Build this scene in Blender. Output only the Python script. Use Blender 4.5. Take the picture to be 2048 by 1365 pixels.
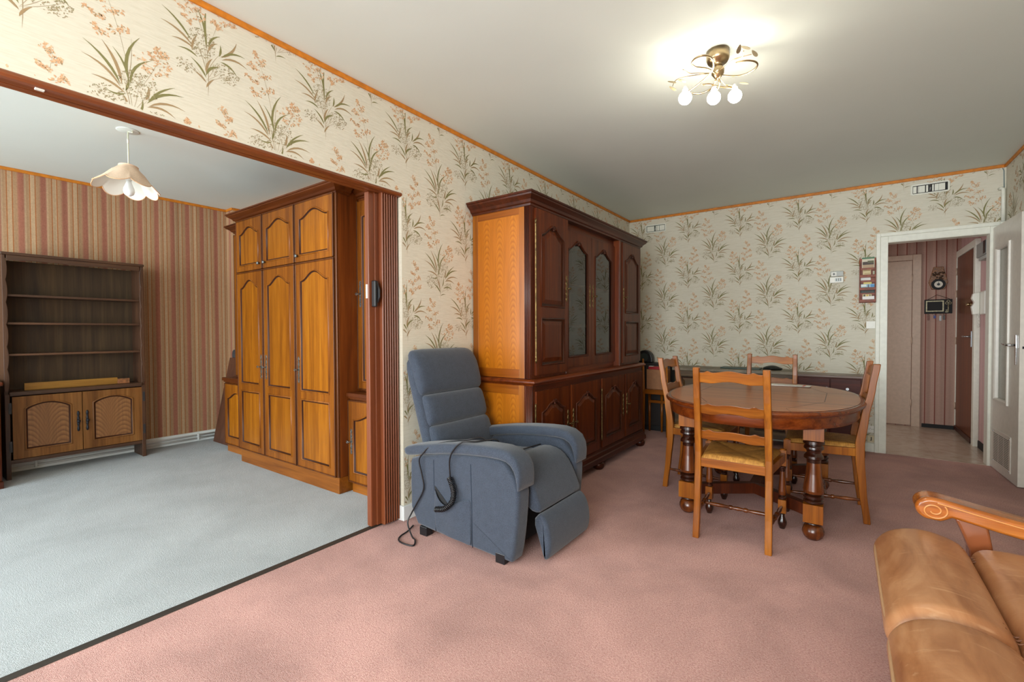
import bpy, math, random
from mathutils import Vector, Matrix
S = bpy.context.scene
for o in list(bpy.data.objects): bpy.data.objects.remove(o)
C = S.collection
PI = math.pi

# ------------------------------------------------------------------ camera
XA, YB, XC, XD, H = -2.149, 5.456, 1.07, -5.545, 2.5
RV = Vector((0.81105416, 0.58495761, -0.00396758)); UV = Vector((-0.00786048, 0.0176801, 0.9998128)); FV = Vector((-0.58491825, 0.81087114, -0.01893757))
cam = bpy.data.cameras.new('camera'); co = bpy.data.objects.new('camera', cam); C.objects.link(co)
M = Matrix((( RV.x, UV.x, -FV.x, 0), (RV.y, UV.y, -FV.y, 0), (RV.z, UV.z, -FV.z, 1.136), (0, 0, 0, 1)))
co.matrix_world = M
cam.sensor_width = 36; cam.lens = 920.22 / 2048 * 36; cam.clip_start = .02
S.camera = co
# ------------------------------------------------------------------ light and exposure
S.view_settings.view_transform = 'Standard'; S.view_settings.look = 'None'; S.view_settings.gamma = 1
S.view_settings.exposure = 0.0
w = bpy.data.worlds.new('sky'); S.world = w; w.use_nodes = True
w.node_tree.nodes['Background'].inputs[0].default_value = (.75, .88, 1, 1); w.node_tree.nodes['Background'].inputs[1].default_value = 1.0
def area(name, loc, rot, sx, sy, e, col):
    l = bpy.data.lights.new(name, 'AREA'); l.shape = 'RECTANGLE'; l.size = sx; l.size_y = sy; l.energy = e; l.color = col
    o = bpy.data.objects.new(name, l); C.objects.link(o); o.location = loc; o.rotation_euler = rot; return o
WY = -2.5      # the window wall behind the camera
area('daylight_living_window', (-.22, WY - .02, 1.35), (PI / 2, 0, 0), 2.3, 2.0, 225, (.93, .985, 1))
area('hall_fill_light', (-.72, 6.4, 1.1), (PI / 2, 0, -PI / 2), .8, 1.9, 7, (1, .95, .9))  # added fill that brightens the hall; no doorway is built there
area('daylight_study_window', (-3.9, WY - .02, 1.35), (PI / 2, 0, 0), 2.4, 2.0, 190, (.86, .95, 1))
BULB = 90.0
cy = S.cycles
cy.use_denoising = True; cy.max_bounces = 8; cy.diffuse_bounces = 5; cy.glossy_bounces = 4; cy.transparent_max_bounces = 12; cy.caustics_reflective = False; cy.caustics_refractive = False
cy.sample_clamp_indirect = 6

# ------------------------------------------------------------------ materials
def lin(c):
    return tuple((x / 255 / 12.92 if x / 255 <= .04045 else ((x / 255 + .055) / 1.055) ** 2.4) for x in c) + (1,)
def newmat(name):
    m = bpy.data.materials.new(name); m.use_nodes = True; nt = m.node_tree
    return m, nt, nt.nodes['Principled BSDF']
def N(nt, t, **k):
    n = nt.nodes.new(t)
    for a, b in k.items(): setattr(n, a, b)
    return n
def math_(nt, op, a, b=None, c=None):
    n = N(nt, 'ShaderNodeMath', operation=op)
    for i, v in enumerate((a, b, c)):
        if v is None: continue
        if isinstance(v, (int, float)): n.inputs[i].default_value = v
        else: nt.links.new(v, n.inputs[i])
    return n.outputs[0]
def ramp(nt, fac, stops, interp='LINEAR'):
    r = N(nt, 'ShaderNodeValToRGB'); r.color_ramp.interpolation = interp
    while len(r.color_ramp.elements) < len(stops): r.color_ramp.elements.new(.5)
    for e, (p, c) in zip(r.color_ramp.elements, stops): e.position = p; e.color = lin(c)
    nt.links.new(fac, r.inputs[0]); return r.outputs[0]
def mixc(nt, fac, a, b, mode='MIX'):
    m = N(nt, 'ShaderNodeMix', data_type='RGBA', blend_type=mode)
    for s, v in ((m.inputs[0], fac), (m.inputs[6], a), (m.inputs[7], b)):
        if isinstance(v, (int, float)): s.default_value = v
        elif isinstance(v, tuple): s.default_value = v
        else: nt.links.new(v, s)
    return m.outputs[2]
def coords(nt, scale=(1, 1, 1), loc=(0, 0, 0), rot=(0, 0, 0)):
    t = N(nt, 'ShaderNodeTexCoord'); mp = N(nt, 'ShaderNodeMapping')
    mp.inputs['Scale'].default_value = scale; mp.inputs['Location'].default_value = loc; mp.inputs['Rotation'].default_value = rot
    nt.links.new(t.outputs['Object'], mp.inputs[0]); return mp.outputs[0]
def noise(nt, vec, scale, detail=3, rough=.5, dist=0):
    n = N(nt, 'ShaderNodeTexNoise'); n.inputs['Scale'].default_value = scale; n.inputs['Detail'].default_value = detail
    n.inputs['Roughness'].default_value = rough; n.inputs['Distortion'].default_value = dist
    nt.links.new(vec, n.inputs['Vector']); return n.outputs['Fac']
def bump(nt, b, height, strength, dist=.002):
    n = N(nt, 'ShaderNodeBump'); n.inputs['Strength'].default_value = strength; n.inputs['Distance'].default_value = dist
    nt.links.new(height, n.inputs['Height']); nt.links.new(n.outputs[0], b.inputs['Normal'])
def plain(name, col, rough=.5, metal=0, spec=.5, emit=0, var=0, vs=30, bmp=0, bs=200, coat=0):
    m, nt, b = newmat(name)
    b.inputs['Base Color'].default_value = lin(col); b.inputs['Roughness'].default_value = rough; b.inputs['Metallic'].default_value = metal
    b.inputs['Specular IOR Level'].default_value = spec; b.inputs['Coat Weight'].default_value = coat
    v = coords(nt)
    if var:
        f = noise(nt, v, vs)
        lo = tuple(max(0, c * (1 - var)) for c in col); hi = tuple(min(255, c * (1 + var)) for c in col)
        nt.links.new(ramp(nt, f, [(.3, lo), (.7, hi)]), b.inputs['Base Color'])
    if bmp: bump(nt, b, noise(nt, v, bs), bmp)
    if emit: b.inputs['Emission Color'].default_value = lin(col); b.inputs['Emission Strength'].default_value = emit
    return m
def wood(name, dark, mid, light, axis='Z', sc=1.0, rough=.35, coat=.15, bmp=.05, spec=.5):
    """streaky grain running along the given axis"""
    m, nt, b = newmat(name)
    s = {'X': (1.2, 22, 22), 'Y': (22, 1.2, 22), 'Z': (22, 22, 1.2)}[axis]
    v = coords(nt, tuple(x * sc for x in s))
    f1 = noise(nt, v, 1.0, 6, .62, .6)
    s2 = {'X': (4, 160, 160), 'Y': (160, 4, 160), 'Z': (160, 160, 4)}[axis]
    f2 = noise(nt, coords(nt, tuple(x * sc for x in s2)), 1.0, 2)
    c1 = ramp(nt, f1, [(.30, dark), (.5, mid), (.70, light)])
    lf = noise(nt, coords(nt, tuple(x * sc * .12 for x in s)), 1.0, 2); c1 = mixc(nt, 1, c1, ramp(nt, lf, [(.3, (205, 200, 195)), (.7, (255, 255, 255))]), 'MULTIPLY')
    c2 = ramp(nt, f2, [(.3, (205, 205, 205)), (.6, (255, 255, 255))])
    nt.links.new(mixc(nt, .55, c1, c2, 'MULTIPLY'), b.inputs['Base Color'])
    b.inputs['Roughness'].default_value = rough; b.inputs['Coat Weight'].default_value = coat; b.inputs['Coat Roughness'].default_value = .2
    b.inputs['Specular IOR Level'].default_value = spec
    if bmp: bump(nt, b, f2, bmp)
    return m
def sep(nt):
    t = N(nt, 'ShaderNodeTexCoord'); s = N(nt, 'ShaderNodeSeparateXYZ'); nt.links.new(t.outputs['Object'], s.inputs[0])
    return s.outputs
def cathedral(name, dark, mid, light, period, ax=0, off=0.0, rough=.35, coat=.2, zk=15.0, uk=9.0):
    """veneer whose grain rises in repeated pointed arches"""
    m, nt, b = newmat(name); o = sep(nt)
    x = o[ax]; z = o[2]
    wob = noise(nt, coords(nt, (5, 5, 3)), 1.0, 3)
    u = math_(nt, 'SUBTRACT', math_(nt, 'FRACT', math_(nt, 'DIVIDE', math_(nt, 'ADD', x, off), period)), .5)
    u2 = math_(nt, 'MULTIPLY', math_(nt, 'MULTIPLY', u, u), uk)
    f = math_(nt, 'ADD', math_(nt, 'ADD', math_(nt, 'MULTIPLY', z, zk), u2), math_(nt, 'MULTIPLY', wob, 2.6))
    g = math_(nt, 'FRACT', f)
    fine = noise(nt, coords(nt, (120, 120, 5)), 1.0, 2)
    edge = math_(nt, 'MULTIPLY', math_(nt, 'ABSOLUTE', u), 1.6)
    c = ramp(nt, g, [(0, dark), (.18, mid), (.7, light), (1, mid)])
    c2 = ramp(nt, fine, [(.3, (215, 215, 215)), (.6, (255, 255, 255))])
    c3 = mixc(nt, edge, c, lin(mid))
    nt.links.new(mixc(nt, .6, c3, c2, 'MULTIPLY'), b.inputs['Base Color'])
    b.inputs['Roughness'].default_value = rough; b.inputs['Coat Weight'].default_value = coat; b.inputs['Coat Roughness'].default_value = .2
    return m

W_WARD = wood('honey_oak', (108, 56, 7), (138, 77, 12), (158, 95, 21), rough=.4, spec=.28, coat=.04)
W_WARDP = wood('honey_oak_panel', (122, 67, 7), (153, 89, 11), (173, 108, 21), rough=.38, spec=.28, coat=.05)
W_WARD_X = wood('honey_oak_flat', (116, 62, 12), (146, 84, 21), (164, 100, 32), axis='X', rough=.42, spec=.3, coat=.05)
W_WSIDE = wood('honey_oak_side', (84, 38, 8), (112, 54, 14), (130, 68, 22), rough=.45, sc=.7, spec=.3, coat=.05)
W_STAIN = wood('stained_moulding', (66, 30, 5), (92, 46, 8), (114, 62, 15), rough=.4, coat=.05, spec=.35)
W_STAIN_X = wood('stained_cornice', (68, 28, 6), (94, 44, 11), (114, 58, 18), axis='X', rough=.4, coat=.05, spec=.3)
W_CHERRY = wood('cherry_front', (70, 25, 5), (96, 40, 9), (118, 56, 15), rough=.38, coat=.05, spec=.3)
W_CHERRY_Y = wood('cherry_rail', (82, 30, 6), (112, 48, 12), (136, 64, 20), axis='Y', rough=.35, coat=.06, spec=.35)
W_CHDARK = wood('cherry_dark_moulding', (50, 17, 4), (74, 28, 7), (94, 40, 12), rough=.38, coat=.06, spec=.35)
W_CHDARK_Y = wood('cherry_dark_rail', (54, 19, 4), (78, 30, 8), (100, 44, 14), axis='Y', rough=.38, coat=.06, spec=.35)
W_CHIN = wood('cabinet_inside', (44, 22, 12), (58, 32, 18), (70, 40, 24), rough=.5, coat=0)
W_VENEER = cathedral('cherry_veneer', (158, 86, 9), (174, 98, 12), (190, 114, 20), .112, 0, .06, zk=24, uk=15)
W_GOLD = wood('cherry_golden_stile', (154, 84, 8), (174, 99, 12), (188, 114, 20), sc=.6, rough=.36)
W_GOLDX = wood('cherry_golden_rail', (134, 67, 8), (154, 82, 11), (170, 97, 17), axis='X', sc=.6, rough=.33)
W_CHAIR = wood('chair_wood', (124, 62, 8), (158, 88, 15), (184, 112, 28), rough=.32, coat=.12, sc=.8, spec=.35)
W_CHAIR_X = wood('chair_wood_slat', (124, 62, 8), (156, 86, 15), (182, 110, 28), axis='X', rough=.3, coat=.18, sc=.8, spec=.35)
W_TURN = wood('turned_wood', (66, 28, 8), (108, 52, 15), (138, 74, 26), rough=.27, coat=.3)
W_TURND = wood('turned_wood_dark', (34, 13, 5), (52, 21, 8), (70, 31, 12), rough=.25, coat=.5)
W_TABLE = wood('table_top_planks', (150, 76, 26), (180, 102, 42), (198, 122, 58), axis='X', rough=.28, coat=.06, spec=.3)
W_TABLEE = wood('table_edge', (84, 34, 10), (114, 50, 15), (134, 66, 22), axis='X', rough=.25, coat=.3)
W_BOOK = wood('brown_oak', (54, 32, 18), (78, 48, 28), (96, 62, 38), rough=.5, coat=.05)
W_BOOKY = wood('brown_oak_rail', (58, 34, 20), (82, 52, 31), (102, 67, 42), axis='Y', rough=.5, coat=.05)
W_BOOKB = wood('brown_oak_back', (54, 38, 20), (80, 60, 36), (102, 80, 50), rough=.6, coat=0, sc=.6, bmp=.2)
W_BOOKF = wood('oak_door_frame', (100, 60, 24), (130, 84, 38), (150, 103, 53), rough=.5, coat=0, spec=.3)
W_BOOKP = cathedral('oak_door_panel', (92, 57, 28), (122, 80, 43), (144, 100, 58), .20, 1, .02, rough=.5, coat=.0, zk=26, uk=14)
W_PLANK = wood('yellow_plank', (132, 86, 24), (172, 122, 44), (194, 146, 62), axis='Y', rough=.5, coat=0)
W_PVC = wood('folding_door_vinyl', (112, 56, 28), (128, 67, 35), (142, 79, 44), rough=.38, coat=.05, bmp=0, sc=.35)
W_TRACK = wood('track_vinyl', (116, 58, 24), (142, 75, 33), (160, 92, 44), axis='Y', rough=.36, coat=.1, bmp=.02)
W_MAHOG = wood('mahogany', (58, 16, 7), (82, 26, 11), (98, 36, 17), axis='X', rough=.4, coat=.0, spec=.25)
W_MAHTOP = wood('mahogany_top', (92, 62, 44), (112, 78, 58), (126, 92, 70), axis='X', rough=.35, coat=.2)
W_RUST = wood('rustic_brown', (74, 54, 30), (104, 78, 44), (126, 98, 58), axis='X', rough=.45, coat=.1)
W_DKBOARD = wood('leaning_board', (70, 40, 26), (92, 54, 36), (106, 66, 44), rough=.5, coat=0)
W_HDOOR = wood('hall_door_brown', (84, 36, 10), (110, 52, 16), (130, 66, 24), sc=.7, rough=.35, coat=.1)
W_ARM = wood('sofa_arm_wood', (150, 76, 22), (190, 106, 36), (212, 132, 54), axis='X', rough=.2, coat=.6)
W_RACK = plain('rack_wood', (126, 58, 32), .5, var=.15)
ORANGE = plain('orange_edging', (196, 118, 24), .5, var=.08)
WHITEP = plain('white_paint', (226, 226, 214), .4, var=.02)
WHITEB = plain('white_baseboard', (222, 226, 226), .4)
DOORP = plain('door_paint', (214, 208, 198), .35, var=.02)
HALLP = plain('hall_door_paint', (196, 172, 152), .45, var=.03)
CEIL = plain('ceiling_paint', (220, 228, 222), .8, var=.01, vs=1.2, spec=.2)
BLACK = plain('black_plastic', (22, 22, 25), .35)
BLACKM = plain('black_matte', (20, 20, 22), .7)
IRON = plain('antique_iron', (112, 112, 108), .4, metal=.75, var=.3, vs=80)
BRASSD = plain('antique_brass', (108, 90, 56), .4, metal=.85, var=.3, vs=60)
BRASS = plain('lamp_brass', (176, 154, 120), .28, metal=1)
CHROME = plain('chrome', (200, 202, 205), .15, metal=1)
STEEL = plain('steel', (170, 172, 175), .35, metal=1)
WPLAST = plain('white_plastic', (226, 224, 214), .35)
GPLAST = plain('grey_plastic', (176, 180, 176), .45)
PORC = plain('porcelain', (235, 232, 225), .25)

def leather():
    m, nt, b = newmat('tan_leather'); v = coords(nt)
    f = noise(nt, coords(nt, (9, 3, 6)), 1.0, 4, .6, 1.2); g = noise(nt, v, 420, 2)
    s = noise(nt, coords(nt, (5, 46, 26), rot=(0, 0, .22)), 1.0, 4, .6, 1.4); s3 = noise(nt, coords(nt, (6, 26, 20), rot=(0, 0, -.15)), 1.0, 3, .6, 1.0)
    c = ramp(nt, f, [(.3, (142, 90, 56)), (.5, (168, 115, 76)), (.72, (188, 138, 98))])
    ln = math_(nt, 'MULTIPLY', math_(nt, 'MAXIMUM', math_(nt, 'SUBTRACT', s, .58), 0.0), 2.6)
    c2 = mixc(nt, math_(nt, 'MINIMUM', ln, .5), c, lin((214, 172, 132)))
    nt.links.new(c2, b.inputs['Base Color']); b.inputs['Roughness'].default_value = .34
    h = math_(nt, 'ADD', math_(nt, 'MULTIPLY', g, .25), math_(nt, 'ADD', s, s3)); bump(nt, b, h, .10, .004)
    return m
LEATHER = leather()
STITCH = plain('leather_stitch', (112, 64, 34), .5)
PIPING = plain('leather_piping', (178, 140, 104), .45)
def fabric(name, a, c, sc=260):
    m, nt, b = newmat(name); v = coords(nt)
    f = noise(nt, v, sc, 2, .6); g = noise(nt, v, 26, 3)
    c1 = ramp(nt, f, [(.35, a), (.65, c)]); c2 = ramp(nt, g, [(.3, (225, 225, 225)), (.7, (255, 255, 255))])
    nt.links.new(mixc(nt, .5, c1, c2, 'MULTIPLY'), b.inputs['Base Color']); b.inputs['Roughness'].default_value = .95
    b.inputs['Specular IOR Level'].default_value = .15; b.inputs['Sheen Weight'].default_value = .25; bump(nt, b, f, .35, .002)
    return m
FAB = fabric('blue_grey_fabric', (45, 51, 61), (73, 81, 95), 480)
FABSEAM = plain('fabric_seam', (40, 48, 60), .95, spec=.1)
def carpet(name, a, b_, c, big=.1):
    m, nt, b = newmat(name); v = coords(nt)
    f = noise(nt, v, 150, 3, .7); g = noise(nt, v, 1.6, 4, .6, .3); h = noise(nt, v, 420, 1)
    c1 = ramp(nt, f, [(.3, a), (.5, b_), (.72, c)])
    k = int(255 * (1 - big))
    c2 = ramp(nt, g, [(.35, (k, k, k)), (.65, (255, 255, 255))])
    nt.links.new(mixc(nt, 1, c1, c2, 'MULTIPLY'), b.inputs['Base Color']); b.inputs['Roughness'].default_value = 1
    b.inputs['Specular IOR Level'].default_value = .05; b.inputs['Sheen Weight'].default_value = .1
    bump(nt, b, math_(nt, 'ADD', f, h), .7, .006); return m
CARPET_P = carpet('pink_carpet', (188, 134, 126), (214, 166, 157), (230, 188, 179), .16)
CARPET_G = carpet('grey_carpet', (162, 168, 170), (184, 190, 193), (204, 209, 212), .08)
def stripes(name, period, base, stops, ax=1, off=0., weave=1):
    m, nt, b = newmat(name); o = sep(nt)
    f = math_(nt, 'FRACT', math_(nt, 'DIVIDE', math_(nt, 'ADD', o[ax], off), period))
    c = ramp(nt, f, stops)
    t = noise(nt, coords(nt, (700, 700, 60)), 1.0, 2); t2 = noise(nt, coords(nt, (60, 60, 700)), 1.0, 2)
    wv = math_(nt, 'MULTIPLY', math_(nt, 'ADD', t, t2), .5)
    c2 = ramp(nt, wv, [(.35, (215, 215, 215)), (.62, (255, 255, 255))])
    s = noise(nt, coords(nt, (26, 26, .3)), 1.0, 3); c3 = ramp(nt, s, [(.3, (215, 215, 215)), (.7, (255, 255, 255))])
    nt.links.new(mixc(nt, .8, mixc(nt, weave, c, c2, 'MULTIPLY'), c3, 'MULTIPLY'), b.inputs['Base Color'])
    b.inputs['Roughness'].default_value = .85; b.inputs['Specular IOR Level'].default_value = .2; return m
TAN, TAN2, RED, LINE = (188, 150, 114), (204, 172, 136), (176, 116, 94), (180, 112, 66)
STR_D = stripes('striped_wallpaper', .1325, TAN, [(0, TAN), (.12, TAN), (.135, LINE), (.165, LINE), (.18, TAN2), (.36, TAN2), (.375, LINE), (.405, LINE), (.42, TAN), (.56, TAN), (.66, RED), (.86, RED), (.94, TAN2), (1, TAN)], 1, -.50)
STR_DX = stripes('striped_wallpaper_return', .1325, TAN, [(0, TAN), (.12, TAN), (.135, LINE), (.165, LINE), (.18, TAN2), (.36, TAN2), (.375, LINE), (.405, LINE), (.42, TAN), (.56, TAN), (.66, RED), (.86, RED), (.94, TAN2), (1, TAN)], 0, 0)
HP, HP2, HL = (190, 156, 142), (198, 165, 151), (146, 84, 74)
STR_H = stripes('hall_wallpaper', .087, HP, [(0, HP), (.84, HP2), (.88, HL), (.94, HL), (1, HP)], 0, .0, .6)
STR_HY = stripes('hall_wallpaper_side', .045, HP, [(0, (218, 182, 180)), (.7, (226, 194, 192)), (.8, (190, 138, 138)), (.9, (190, 138, 138)), (1, (218, 182, 180))], 1, .0, .5)
def paper():
    m, nt, b = newmat('cream_wallpaper'); v = coords(nt, (14, 14, 190))
    f = noise(nt, v, 1.0, 3, .6)
    nt.links.new(ramp(nt, f, [(.3, (205, 199, 181)), (.6, (213, 208, 192))]), b.inputs['Base Color'])
    b.inputs['Roughness'].default_value = .75; b.inputs['Specular IOR Level'].default_value = .25; bump(nt, b, f, .35, .0015); return m
PAPER = paper()
PR = [plain('print_' + n, c, .75, spec=.2) for n, c in (('olive', (126, 122, 80)), ('brown', (158, 134, 100)), ('peach', (204, 160, 122)), ('pale_peach', (214, 180, 144)), ('grey', (158, 144, 116)), ('stem', (162, 146, 118)))]
def tiles():
    m, nt, b = newmat('hall_lino'); o = sep(nt)
    f = noise(nt, coords(nt), 7, 5, .65, 1.0)
    c = ramp(nt, f, [(.3, (172, 152, 134)), (.55, (198, 182, 164)), (.75, (208, 194, 178))])
    gx = math_(nt, 'LESS_THAN', math_(nt, 'FRACT', math_(nt, 'DIVIDE', o[0], .33)), .012)
    gy = math_(nt, 'LESS_THAN', math_(nt, 'FRACT', math_(nt, 'DIVIDE', o[1], .33)), .012)
    nt.links.new(mixc(nt, math_(nt, 'MULTIPLY', math_(nt, 'MAXIMUM', gx, gy), .35), c, lin((140, 122, 104))), b.inputs['Base Color'])
    b.inputs['Roughness'].default_value = .22; return m
LINO = tiles()
def rush():
    m, nt, b = newmat('woven_rush'); o = sep(nt)
    ax = math_(nt, 'ABSOLUTE', o[0]); ay = math_(nt, 'ABSOLUTE', math_(nt, 'SUBTRACT', o[1], .225))
    side = math_(nt, 'GREATER_THAN', ax, ay)
    mx = N(nt, 'ShaderNodeMix', data_type='FLOAT'); nt.links.new(side, mx.inputs[0]); nt.links.new(o[0], mx.inputs[2]); nt.links.new(o[1], mx.inputs[3])
    s = math_(nt, 'ABSOLUTE', math_(nt, 'SUBTRACT', math_(nt, 'FRACT', math_(nt, 'MULTIPLY', mx.outputs[0], 180)), .5))
    f = noise(nt, coords(nt), 60, 3)
    c = ramp(nt, math_(nt, 'ADD', math_(nt, 'MULTIPLY', s, .9), math_(nt, 'MULTIPLY', f, .5)), [(.2, (214, 162, 80)), (.45, (180, 124, 52)), (.72, (104, 62, 22))])
    nt.links.new(c, b.inputs['Base Color']); b.inputs['Roughness'].default_value = .6
    bump(nt, b, s, -.8, .004); return m
RUSH = rush()
def glassm(name, col=(235, 240, 235), refl=1.0, tr=.9):
    m = bpy.data.materials.new(name); m.use_nodes = True; nt = m.node_tree; nt.nodes.clear()
    out = N(nt, 'ShaderNodeOutputMaterial'); mx = N(nt, 'ShaderNodeMixShader'); fr = N(nt, 'ShaderNodeFresnel'); fr.inputs[0].default_value = 1.5
    g = N(nt, 'ShaderNodeBsdfGlossy'); g.inputs['Roughness'].default_value = .01
    t = N(nt, 'ShaderNodeBsdfTransparent'); t.inputs[0].default_value = tuple(x * tr for x in lin(col)[:3]) + (1,)
    nt.links.new(math_(nt, 'MINIMUM', math_(nt, 'MULTIPLY', fr.outputs[0], refl), 1.0), mx.inputs[0])
    nt.links.new(t.outputs[0], mx.inputs[1]); nt.links.new(g.outputs[0], mx.inputs[2]); nt.links.new(mx.outputs[0], out.inputs[0]); return m
GLASS = glassm('cabinet_glass', (190, 196, 180), 1.7)
FROST = plain('textured_glass', (150, 150, 138), .25, spec=.7, bmp=.6, bs=160, var=.12, vs=200)
SHADE = plain('lamp_shade_cloth', (234, 206, 180), .9, var=.04, vs=160, spec=.1)
SHADEIN = plain('lamp_shade_lining', (238, 236, 226), .8, spec=.1)
BULBM = plain('frosted_bulb_lit', (255, 244, 224), .4, emit=BULB)
BULBO = plain('frosted_bulb', (232, 236, 236), .3)
CRYSTAL = plain('clear_crystal', (226, 226, 220), .08, spec=.9)
LEAFM = plain('lamp_leaf', (176, 164, 132), .3, metal=.6)

# ------------------------------------------------------------------ mesh helpers
ORG = {}
def root_of(o):
    while o.parent: o = o.parent
    return o
class MB:
    def __init__(s): s.v = []; s.f = []; s.m = []; s.sm = []
    def add(s, vs, fs, mat=0, smooth=False, xf=None):
        b = len(s.v)
        for p in vs: p = Vector(p); s.v.append(xf @ p if xf else p)
        for f in fs: s.f.append([b + i for i in f]); s.m.append(mat); s.sm.append(smooth)
        return s
    def box(s, x0, x1, y0, y1, z0, z1, mat=0, xf=None):
        vs = [(x, y, z) for z in (z0, z1) for y in (y0, y1) for x in (x0, x1)]
        return s.add(vs, [(0, 2, 3, 1), (4, 5, 7, 6), (0, 1, 5, 4), (2, 6, 7, 3), (0, 4, 6, 2), (1, 3, 7, 5)], mat, False, xf)
    def prism(s, poly, plane, a, b, mat=0, xf=None, smooth=False):
        def P(u, v, t): return {'xy': (u, v, t), 'xz': (u, t, v), 'yz': (t, u, v)}[plane]
        n = len(poly); vs = [P(u, v, a) for u, v in poly] + [P(u, v, b) for u, v in poly]
        s.add(vs, [tuple(range(n))[::-1], tuple(range(n, 2 * n))], mat, False, xf)
        bb = len(s.v) - 2 * n
        for i in range(n):
            j = (i + 1) % n; s.f.append([bb + i, bb + j, bb + n + j, bb + n + i]); s.m.append(mat); s.sm.append(smooth)
        return s
    def rings(s, rings, mat=0, smooth=True, closed=True, caps=True, xf=None):
        n = len(rings[0]); vs = [p for r in rings for p in r]; fs = []
        for k in range(len(rings) - 1):
            for i in range(n if closed else n - 1):
                j = (i + 1) % n; fs.append((k * n + i, k * n + j, (k + 1) * n + j, (k + 1) * n + i))
        s.add(vs, fs, mat, smooth, xf)
        if caps and closed:
            b = len(s.v) - len(vs)
            for r in (list(range(n))[::-1], [(len(rings) - 1) * n + i for i in range(n)]):
                s.f.append([b + i for i in r]); s.m.append(mat); s.sm.append(False)
        return s
    def lathe(s, prof, c=(0, 0, 0), seg=20, mat=0, xf=None, caps=True, mats=None):
        c = Vector(c)
        rr = [[c + Vector((r * math.cos(2 * PI * i / seg), r * math.sin(2 * PI * i / seg), z)) for i in range(seg)] for r, z in prof]
        if mats is None: return s.rings(rr, mat, True, True, caps, xf)
        for k in range(len(rr) - 1): s.rings(rr[k:k + 2], mats[k], True, True, False, xf)
        return s
    def tube(s, pts, r, seg=8, mat=0, xf=None, caps=True, smooth=True):
        pts = [Vector(p) for p in pts]; n = len(pts); rs = r if isinstance(r, (list, tuple)) else [r] * n
        t = (pts[1] - pts[0]).normalized(); up = Vector((0, 0, 1)) if abs(t.z) < .9 else Vector((1, 0, 0)); a = t.cross(up).normalized()
        rr = []
        for i in range(n):
            t = ((pts[min(i + 1, n - 1)] - pts[max(i - 1, 0)])).normalized()
            a = (a - t * a.dot(t)).normalized(); b = t.cross(a)
            rr.append([pts[i] + (a * math.cos(2 * PI * k / seg) + b * math.sin(2 * PI * k / seg)) * rs[i] for k in range(seg)])
        return s.rings(rr, mat, smooth, True, caps, xf)
    def turn(s, p0, p1, prof, seg=12, mat=0):
        p0, p1 = Vector(p0), Vector(p1); return s.tube([p0.lerp(p1, t) for t, r in prof], [r for t, r in prof], seg, mat)
    def sphere(s, c, r, seg=16, mat=0, sc=(1, 1, 1)):
        c = Vector(c); n = seg // 2
        rr = [[c + Vector((r * sc[0] * math.sin(PI * k / n) * math.cos(2 * PI * i / seg), r * sc[1] * math.sin(PI * k / n) * math.sin(2 * PI * i / seg), -r * sc[2] * math.cos(PI * k / n))) for i in range(seg)] for k in range(n + 1)]
        rr[0] = [p + Vector((1e-5 * math.cos(i), 1e-5 * math.sin(i), 0)) for i, p in enumerate(rr[0])]; rr[-1] = [p + Vector((1e-5 * math.cos(i), 1e-5 * math.sin(i), 0)) for i, p in enumerate(rr[-1])]
        return s.rings(rr, mat)
    def quad(s, a, b, c, d, mat=0): return s.add([a, b, c, d], [(0, 1, 2, 3)], mat)
    def build(s, name, mats, parent=None, bevel=0, sub=0, seg=2, ang=40):
        if not isinstance(mats, (list, tuple)): mats = [mats]
        me = bpy.data.meshes.new(name); o = bpy.data.objects.new(name, me); C.objects.link(o)
        org = Vector((0, 0, 0))
        if parent is not None: org = ORG.get(root_of(parent).name, org); o.parent = parent
        me.from_pydata([tuple(p - org) for p in s.v], [], s.f)
        for m in mats: me.materials.append(m)
        me.polygons.foreach_set('material_index', s.m); me.polygons.foreach_set('use_smooth', s.sm); me.update()
        if sub:
            md = o.modifiers.new('smooth', 'SUBSURF'); md.levels = sub; md.render_levels = sub
            me.polygons.foreach_set('use_smooth', [True] * len(s.f))
        if bevel:
            md = o.modifiers.new('edge', 'BEVEL'); md.width = bevel; md.segments = seg; md.limit_method = 'ANGLE'; md.angle_limit = math.radians(ang); md.harden_normals = False
        return o
def tag(o, label, cat, group=None):
    o['label'] = label; o['category'] = cat
    if group: o['group'] = group
    return o
def thing(name, label, cat, loc=(0, 0, 0), rz=0, group=None, local=False):
    o = bpy.data.objects.new(name, None); C.objects.link(o); o.location = loc; o.rotation_euler = (0, 0, rz); o.empty_display_size = .1
    if not local: ORG[o.name] = Vector(loc)
    return tag(o, label, cat, group)
def struct(o): o['kind'] = 'structure'; return o
def single(mb, name, mats, loc, label, cat, group=None, **k):
    """a thing that is one mesh, its origin at loc"""
    mb.v = [p - Vector(loc) for p in mb.v]; o = mb.build(name, mats, None, **k); o.location = loc; return tag(o, label, cat, group)
def copy_tree(o, parent=None):
    c = o.copy(); C.objects.link(c)
    if parent: c.parent = parent; c.matrix_parent_inverse = o.matrix_parent_inverse
    for ch in list(o.children): copy_tree(ch, c)
    return c
def inset(poly, d):
    n = len(poly); out = []
    for i in range(n):
        p0, p1, p2 = poly[i - 1], poly[i], poly[(i + 1) % n]
        def nrm(a, b):
            dx, dy = b[0] - a[0], b[1] - a[1]; l = math.hypot(dx, dy) or 1; return (-dy / l, dx / l)
        n1, n2 = nrm(p0, p1), nrm(p1, p2); k = 1 + n1[0] * n2[0] + n1[1] * n2[1]; k = max(k, .75)
        out.append((p1[0] + d * (n1[0] + n2[0]) / k, p1[1] + d * (n1[1] + n2[1]) / k))
    return out
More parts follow.
